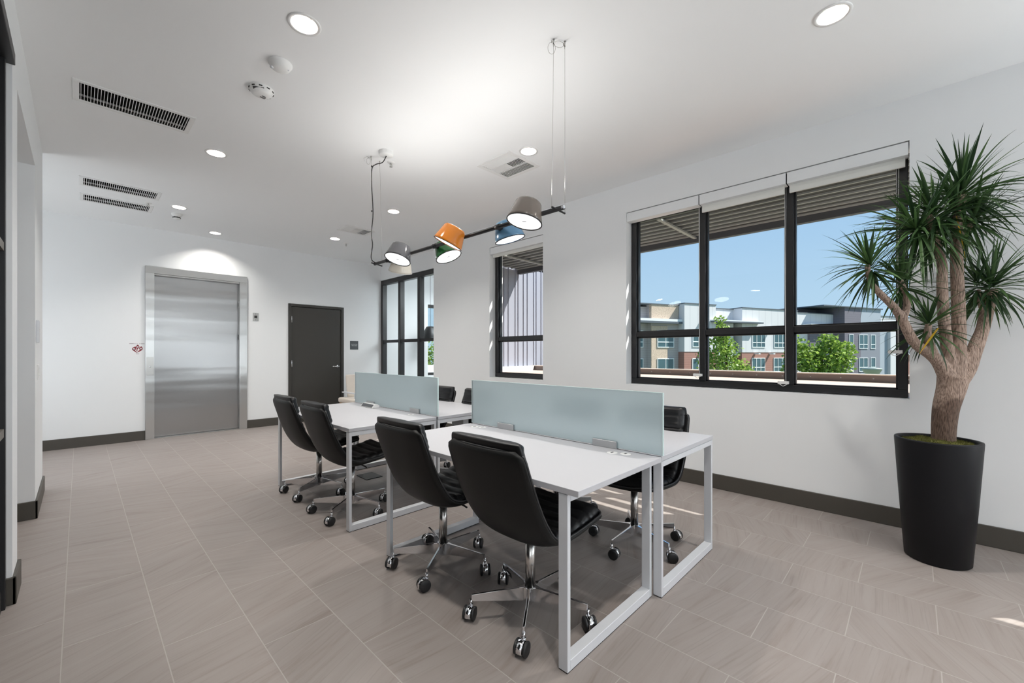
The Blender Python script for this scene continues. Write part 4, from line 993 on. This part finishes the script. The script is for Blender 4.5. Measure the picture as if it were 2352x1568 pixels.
# ------------------------------------------------------------ outside: siding, canopy, terrace
sidM = mat('grey_metal_siding', lin(150, 152, 164), 0.55, noisecol=(2, 0.04))
q = MB().box(XO, 8.3, 5.80, 5.84, -0.5, 3.9)
x_ = XO+0.05; i = 0
while x_ < 8.2:
    q.box(x_, x_+0.012, 5.785, 5.80, 0.93, 3.9); x_ += (0.085, 0.16, 0.12, 0.2)[i % 4]; i += 1
struct(q.done('wall_exterior', sidM))
tfM = mat('roof_membrane', lin(206, 180, 164), 0.8, noisecol=(3, 0.05))
brM = mat('brown_curb_metal', lin(118, 108, 104), 0.6, noisecol=(8, 0.06))
struct(MB().box(XO, 6.62, -6, 5.80, 0.55, 0.90).done('trim_1', tfM))
cb = tag(MB().box(6.60, 6.68, -6, 5.80, 0.90, 0.985).done('roof_curb', brM), 'low brown metal curb with bolts along the roof edge outside the window', 'curb')
MB().box(6.585, 6.70, -6, 5.80, 0.985, 0.998).done('cap_flashing', mat('curb_cap', lin(222, 214, 204), 0.6, noisecol=(8, 0.03)), cb)
for k in range(16): MB().lathe([(0.0, 0.006), (0.006, 0.005), (0.009, 0.0)], (6.60, -1.2+0.31*k, 0.945), (-1, 0, 0), 12).done('bolt', bracketM, cb)
MB().box(XO, 6.58, 5.70, 5.80, 0.90, 0.99).done('trim_2', whiteM)['kind'] = 'structure'
# canopy with a corrugated deck; a few seams are open and let sun slip through
dkM = mat('canopy_deck_shaded', lin(46, 47, 45), 0.6, noisecol=(3, 0.06)); rbM = mat('canopy_rib', lin(150, 152, 148), 0.5, noisecol=(6, 0.04)); bmM = mat('canopy_beam', lin(74, 74, 78), 0.6, noisecol=(30, 0.15))  # dark deck and light ribs hold recess shade and lit flats in their colour
cn = root('window_canopy', (XO, 0, 2.95), 'grey corrugated metal canopy outside above the windows', 'canopy')
RX = [4.337+0.164*i for i in range(1, 12)]
slits = [RX[1]+0.050, RX[2]+0.050, RX[3]+0.050]
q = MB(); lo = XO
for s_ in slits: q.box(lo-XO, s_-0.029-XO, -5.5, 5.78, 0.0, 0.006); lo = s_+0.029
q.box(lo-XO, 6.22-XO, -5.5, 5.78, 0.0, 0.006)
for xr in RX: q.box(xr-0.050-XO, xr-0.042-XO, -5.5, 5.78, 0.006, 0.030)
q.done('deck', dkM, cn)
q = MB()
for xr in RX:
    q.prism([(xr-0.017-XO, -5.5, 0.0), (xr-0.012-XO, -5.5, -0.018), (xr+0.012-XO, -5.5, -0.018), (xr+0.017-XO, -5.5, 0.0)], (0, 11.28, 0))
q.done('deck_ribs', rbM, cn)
MB().box(6.16-XO, 6.24-XO, -5.5, 5.78, -0.10, 0.06).done('edge_beam', bmM, cn)
for yb in (2.27, 5.0, -0.9): MB().box(4.42-XO, 6.16-XO, yb-0.022, yb+0.022, -0.055, -0.033).done('brace', rbM, cn)

# ------------------------------------------------------------ far apartment building across the street
grM = mat('ground', lin(120, 128, 104), 0.9, noisecol=(0.1, 0.2))
struct(MB().box(9, 130, -80, 90, -5.2, -5.0).done('ground', grM))
A_D = Vector((0.91636, -0.40035, 0)); A_N = Vector((-0.40035, -0.91636, 0))
ab = root('apartment_building', (55.467, 20.265, -5.0), 'long apartment building across the way in white, brick red, stone and dark grey', 'building')
def fbox(name, m, a0, a1, b0, b1, z0, z1, parent=None):
    o = MB().box(a0, a1, -b1, -b0, z0+5, z1+5).done(name, m, parent or ab)
    return o
ab.rotation_euler = (0, 0, math.atan2(A_D.y, A_D.x))
# local frame: x along facade, y towards us
def lines_mat(name, c0, c1, sc, vertical=False):
    m = mat(name, c0, 0.75); n, l = m.node_tree.nodes, m.node_tree.links
    t = n.new('ShaderNodeTexCoord'); wv = n.new('ShaderNodeTexWave'); wv.wave_type = 'BANDS'; wv.bands_direction = 'X' if vertical else 'Z'
    wv.inputs['Scale'].default_value = sc; wv.inputs['Distortion'].default_value = 0.0; wv.wave_profile = 'SAW'
    l.new(t.outputs['Object'], wv.inputs['Vector']); r = n.new('ShaderNodeValToRGB'); q = r.color_ramp.elements
    q[0].position = 0.0; q[0].color = c1; q[1].position = 0.16; q[1].color = c0; l.new(wv.outputs['Color'], r.inputs[0]); l.new(r.outputs[0], n['Principled BSDF'].inputs['Base Color'])
    return m
bWhite = lines_mat('white_panel', lin(206, 206, 208), lin(190, 190, 194), 0.25, True)
bTan = lines_mat('tan_siding', lin(178, 171, 170), lin(150, 142, 140), 1.1)
bRed = lines_mat('red_siding', lin(158, 116, 104), lin(122, 84, 74), 1.1)
bGrey = mat('grey_stucco', lin(128, 132, 142), 0.8, noisecol=(0.5, 0.04))
bDark = lines_mat('dark_plank', lin(112, 108, 118), lin(94, 90, 100), 0.9)
bBlue = mat('blue_grey_panel', lin(160, 168, 178), 0.7, noisecol=(0.5, 0.03))
bLedge = mat('ledge_white', lin(226, 230, 232), 0.6, noisecol=(1, 0.02))
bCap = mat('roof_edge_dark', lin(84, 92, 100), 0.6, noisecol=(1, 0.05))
bGlass = mat('window_tint', lin(70, 98, 104), 0.15, noisecol=(0.7, 0.2), spec=0.6)
bFrame = mat('window_white', lin(225, 228, 228), 0.5, noisecol=(1, 0.02))
def stone_mat():
    m = mat('ledge_stone', lin(196, 174, 152), 0.9); n, l = m.node_tree.nodes, m.node_tree.links; p = n['Principled BSDF']
    t = n.new('ShaderNodeTexCoord'); mp = n.new('ShaderNodeMapping'); mp.inputs['Scale'].default_value = (2.6, 2.6, 6.5); v = n.new('ShaderNodeTexVoronoi'); v.feature = 'F1'
    l.new(t.outputs['Object'], mp.inputs[0]); l.new(mp.outputs[0], v.inputs['Vector']); r = n.new('ShaderNodeValToRGB'); q = r.color_ramp.elements
    q[0].position = 0.15; q[0].color = lin(236, 216, 194); q[1].position = 0.85; q[1].color = lin(150, 130, 116); l.new(v.outputs['Distance'], r.inputs[0]); l.new(r.outputs[0], p.inputs['Base Color'])
    b = n.new('ShaderNodeBump'); b.invert = True; b.inputs['Strength'].default_value = 0.5; b.inputs['Distance'].default_value = 0.06; l.new(v.outputs['Distance'], b.inputs['Height']); l.new(b.outputs[0], p.inputs['Normal'])
    return m
bStone = stone_mat()
def bwin(a0, a1, z0, z1, b, cols=2, low=True):
    f = MB(); t = 0.09; b = -b-0.08
    f.box(a0, a1, b, b+0.08, z0+5, z0+t+5).box(a0, a1, b, b+0.08, z1-t+5, z1+5).box(a0, a0+t, b, b+0.08, z0+t+5, z1-t+5).box(a1-t, a1, b, b+0.08, z0+t+5, z1-t+5)
    for k in range(1, cols): xx = a0+(a1-a0)*k/cols; f.box(xx-0.04, xx+0.04, b, b+0.08, z0+t+5, z1-t+5)
    if low: f.box(a0+t, a1-t, b+0.01, b+0.08, z0+0.62+5, z0+0.74+5)
    o = f.done('window', bFrame, ab)
    MB().box(a0+t, a1-t, b+0.04, b+0.07, z0+t+5, z1-t+5).done('window_pane', bGlass, o)
# stone corner bay
fbox('wall_section', bTan, -14.0, -7.0, -9, -0.4, -5, 6.95); fbox('wall_section', bTan, -7.66, -3.2, -9, 0.3, -5, 5.0)
fbox('stone_cladding', bStone, -7.7, -3.44, 0.0, 0.42, 5.4, 7.2); fbox('stone_cladding', bStone, -7.7, -5.18, 0.3, 0.42, -5, 4.6); fbox('wall_section', bTan, -7.7, -3.3, -9, 0.0, 5.0, 7.2)
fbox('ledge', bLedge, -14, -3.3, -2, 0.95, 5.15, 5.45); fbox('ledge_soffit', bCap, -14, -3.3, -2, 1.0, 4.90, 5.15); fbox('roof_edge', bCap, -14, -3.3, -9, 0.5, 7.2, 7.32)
for z0, z1 in ((1.95, 4.05), (-1.2, 0.62)):
    bwin(-6.83, -4.22, z0, z1, 0.42, 2, z0 > 0); bwin(-10.3, -8.3, z0, z1, -0.4, 2, z0 > 0)
# white bay with red base
fbox('wall_section', bWhite, -3.35, 1.9, -9, 1.3, 1.44, 7.38); fbox('wall_section', bRed, -3.35, 1.9, -9, 1.25, -5, 1.44); fbox('roof_edge', bCap, -3.4, 1.95, -9, 1.38, 7.38, 7.50)
bwin(-2.07, -0.08, 2.02, 4.1, 1.3, 2); bwin(-2.07, -0.08, -1.2, 0.62, 1.25, 2, False)
# recessed balconies
fbox('wall_section', bWhite, 1.9, 6.9, -9, -0.3, 5.4, 7.18); fbox('roof_edge', bCap, 1.9, 6.9, -9, -0.2, 7.18, 7.30)
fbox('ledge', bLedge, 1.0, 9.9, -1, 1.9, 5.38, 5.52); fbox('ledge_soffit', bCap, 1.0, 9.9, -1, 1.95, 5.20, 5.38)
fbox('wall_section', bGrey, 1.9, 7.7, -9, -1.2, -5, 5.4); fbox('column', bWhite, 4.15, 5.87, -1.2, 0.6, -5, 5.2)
fbox('balcony_slab', bLedge, 1.9, 4.15, -1.2, 0.5, 1.0, 1.45); fbox('balcony_slab', bLedge, 5.87, 7.6, -1.2, 0.5, 1.0, 1.45)
for a0, a1 in ((2.3, 4.1), (5.95, 7.5)):
    q = MB().box(a0, a1, -0.46, -0.4, 7.55, 7.62).box(a0, a1, -0.46, -0.4, 6.5, 6.57)
    k = a0
    while k < a1: q.box(k, k+0.03, -0.45, -0.41, 6.5, 7.6); k += 0.16
    q.done('balcony_railing', bCap, ab)
bwin(2.3, 3.7, 1.5, 3.9, -1.15, 2, False); bwin(6.1, 7.3, 1.5, 3.9, -1.15, 2, False)
# second white bay
fbox('wall_section', bWhite, 6.9, 18.0, -9, 1.1, 1.36, 7.28); fbox('wall_section', bRed, 6.9, 18.0, -9, 1.05, -5, 1.36); fbox('roof_edge', bCap, 6.85, 18.05, -9, 1.18, 7.28, 7.40)
for a0 in (8.75, 13.06): bwin(a0, a0+2.55, 2.02, 4.1, 1.1, 3); bwin(a0, a0+2.55, -1.35, 0.62, 1.05, 3)
for k, (aa, zz) in enumerate(((-0.9, 5.0), (12.1, 4.6), (-0.9, 1.2), (12.1, 1.1), (16.6, 1.1), (9.2, 1.1), (17.2, 1.1))): fbox('scupper', bLedge, aa, aa+0.35, 1.1, 1.75, zz, zz+0.16)
# right light section with ledge
fbox('wall_section', bWhite, 18.0, 28.1, -9, 0.0, -5, 7.22); fbox('roof_edge', bCap, 18.0, 28.1, -9, 0.1, 7.22, 7.32); fbox('ledge', bLedge, 20.9, 27.9, 0, 1.2, 5.3, 5.55)
fbox('wall_section', bDark, 22.0, 26.2, 0.0, 0.3, -5, 5.3); bwin(18.6, 20.1, 2.02, 4.1, 0.0, 2)
# dark tower
fbox('wall_section', bDark, 28.06, 32.1, -10, 1.6, -5, 8.2); fbox('wall_section', bBlue, 32.1, 37.4, -10, 1.6, 4.6, 8.2); fbox('wall_section', bGrey, 32.1, 37.2, -10, 1.6, -5, 4.6)
fbox('wall_section', bBlue, 37.2, 40.1, -10, 1.2, -5, 5.0); fbox('roof_edge', bCap, 22.8, 37.6, -10, 1.8, 8.2, 8.37); fbox('wall_section', bDark, 23.2, 28.06, -10, -2.5, 7.2, 8.2)
for a0, a1, c in ((29.09, 30.18, 1), (31.6, 33.85, 2), (34.61, 35.87, 1)): bwin(a0, a1, 1.94, 4.17, 1.6, c); bwin(a0, a1, -1.62, 0.57, 1.6, c)
fbox('wall_section', bWhite, 37.4, 56, -10, 0.4, 5.0, 7.35); fbox('roof_edge', bCap, 37.6, 56, -10, 0.5, 7.35, 7.45); fbox('column', bWhite, 40.1, 41.9, -10, 1.6, -5, 5.0)
fbox('wall_section', bGrey, 41.9, 56, -10, -0.6, 1.0, 5.0); fbox('wall_section', bRed, 41.9, 56, -10, 0.0, -5, 1.0); fbox('balcony_slab', bLedge, 41.9, 50, -0.6, 1.2, 1.0, 1.3)
q = MB().box(42, 50, -1.15, -1.1, 7.3, 7.36)
k = 42
while k < 50: q.box(k, k+0.04, -1.14, -1.1, 6.3, 7.3); k += 0.3
q.done('balcony_railing', bCap, ab)
bwin(44.2, 46.2, 1.9, 4.1, -0.6, 2); bwin(44.2, 46.2, -1.7, 0.55, 0.0, 2)

# trees outside
folM = leaf_material('maple_leaf', (0.10, 0.20, 0.025, 1), (0.42, 0.56, 0.12, 1), 0.4)
trunkM = mat('young_bark', lin(96, 80, 66), 0.9, noisecol=(9, 0.2))
def out_tree(name, loc, blobs, n_, size, label, seed, trunk_h, cat='tree'):
    r = root(name, loc, label, cat); rr = random.Random(seed)
    q = MB(); layer = q.bm.loops.layers.float_color.new('tone')
    vol = [b[3]*b[4]*b[5] for b in blobs]; tot = sum(v**0.75 for v in vol)
    for b, v in zip(blobs, vol):
        for i in range(int(n_*v**0.75/tot)):
            d = Vector((rr.gauss(0, 1), rr.gauss(0, 1), rr.gauss(0, 1))).normalized(); t = rr.random()**0.4
            k = 1+0.25*noise.noise(d*2.2+Vector((seed, b[0], b[2])))
            p = Vector((b[0]+d.x*b[3]*t*k, b[1]+d.y*b[4]*t*k, b[2]+d.z*b[5]*t*k))
            u = Vector((rr.gauss(0, 1), rr.gauss(0, 1), rr.gauss(0, 0.5))).normalized()*size*rr.uniform(0.5, 1.1); w_ = u.orthogonal().normalized(); w_ = (Matrix.Rotation(rr.uniform(0, 6.28), 3, u.normalized()) @ w_)*size*0.42
            f = q.bm.faces.new([q.bm.verts.new(p), q.bm.verts.new(p+u*0.45+w_), q.bm.verts.new(p+u), q.bm.verts.new(p+u*0.45-w_)])
            tn = min(1, max(0, rr.gauss(0.5, 0.3)))
            for lp in f.loops: lp[layer] = (tn, tn, tn, 1)
    q.done('foliage', folM, r, recalc=False)
    q = MB().tube([(0, 0, 0), (0.05, 0, trunk_h*0.5), (0, 0.03, trunk_h)], [0.10, 0.07, 0.03], 10)
    for b in blobs: q.tube([(0, 0, max(0.3, b[2]-1.2)), (b[0]*0.6, b[1]*0.6, b[2]-0.4), (b[0], b[1], b[2]+0.2)], [0.04, 0.025, 0.01], 6)
    q.done('trunk', trunkM, r)
    return r
# blobs: x, y, z (above ground -5), radii
out_tree('maple_tree', (23.7, 7.1, -5.0), [(-0.1, 0.1, 5.2, 1.4, 1.3, 1.0), (-0.2, 0.15, 6.4, 0.9, 0.85, 0.75), (-0.25, 0.2, 7.2, 0.6, 0.6, 0.6), (-0.3, 0.25, 7.9, 0.28, 0.28, 0.35), (0.7, -0.6, 5.0, 0.8, 0.8, 0.6), (-0.9, 0.8, 6.0, 0.45, 0.45, 0.5), (0, 0, 4.2, 1.6, 1.6, 0.9)], 5200, 0.17,
         'narrow light green maple tree outside, seen through the middle pane', 5, 7.6)
out_tree('maple_tree', (27.1, 3.55, -5.0), [(-0.7, 0.75, 5.6, 0.9, 0.9, 1.0), (-0.8, 0.8, 6.5, 0.5, 0.5, 0.6), (0.3, -0.4, 5.8, 0.9, 0.9, 1.1), (0.25, -0.3, 6.8, 0.55, 0.55, 0.55), (0.8, -0.95, 6.2, 0.5, 0.5, 0.7), (0, 0, 4.6, 1.6, 1.6, 0.9), (-0.2, 0.2, 6.3, 0.6, 0.6, 0.4)], 5600, 0.19,
         'broad light green maple tree outside, seen through the right pane', 9, 6.4)
out_tree('garden_shrub', (8.25, 11.9, -0.4), [(0, 0, 1.55, 0.85, 0.85, 0.75), (-0.5, 0.2, 1.3, 0.6, 0.6, 0.55), (0.5, -0.2, 1.5, 0.6, 0.6, 0.6), (0, 0, 0.7, 0.9, 0.9, 0.7)], 3600, 0.09,
         'green shrub outside the meeting room window, seen through the glass partition', 12, 1.3, 'shrub')
struct(MB().box(5.2, 12, 11.0, 11.15, -5, 0.88).box(4.4, 12, 8.25, 14, -5.0, -0.4).done('trim_3', mat('white_parapet', lin(206, 206, 204), 0.7, noisecol=(2, 0.03))))
lm = root('street_lamp', (32.98, 1.81, -5.0), 'grey street lamp with a wide shallow head outside, below the dark tower', 'street lamp')
MB().lathe([(0.0, 5.42), (0.45, 5.36), (0.50, 5.30), (0.48, 5.27), (0.30, 4.95), (0.06, 4.92), (0.0, 4.92)], n=12).done('lamp_head', mat('lamp_glass', lin(150, 160, 150), 0.3, noisecol=(5, 0.1)), lm)
MB().tube([(0, 0, 0), (0, 0, 4.93)], 0.06, 12).done('pole', bCap, lm)
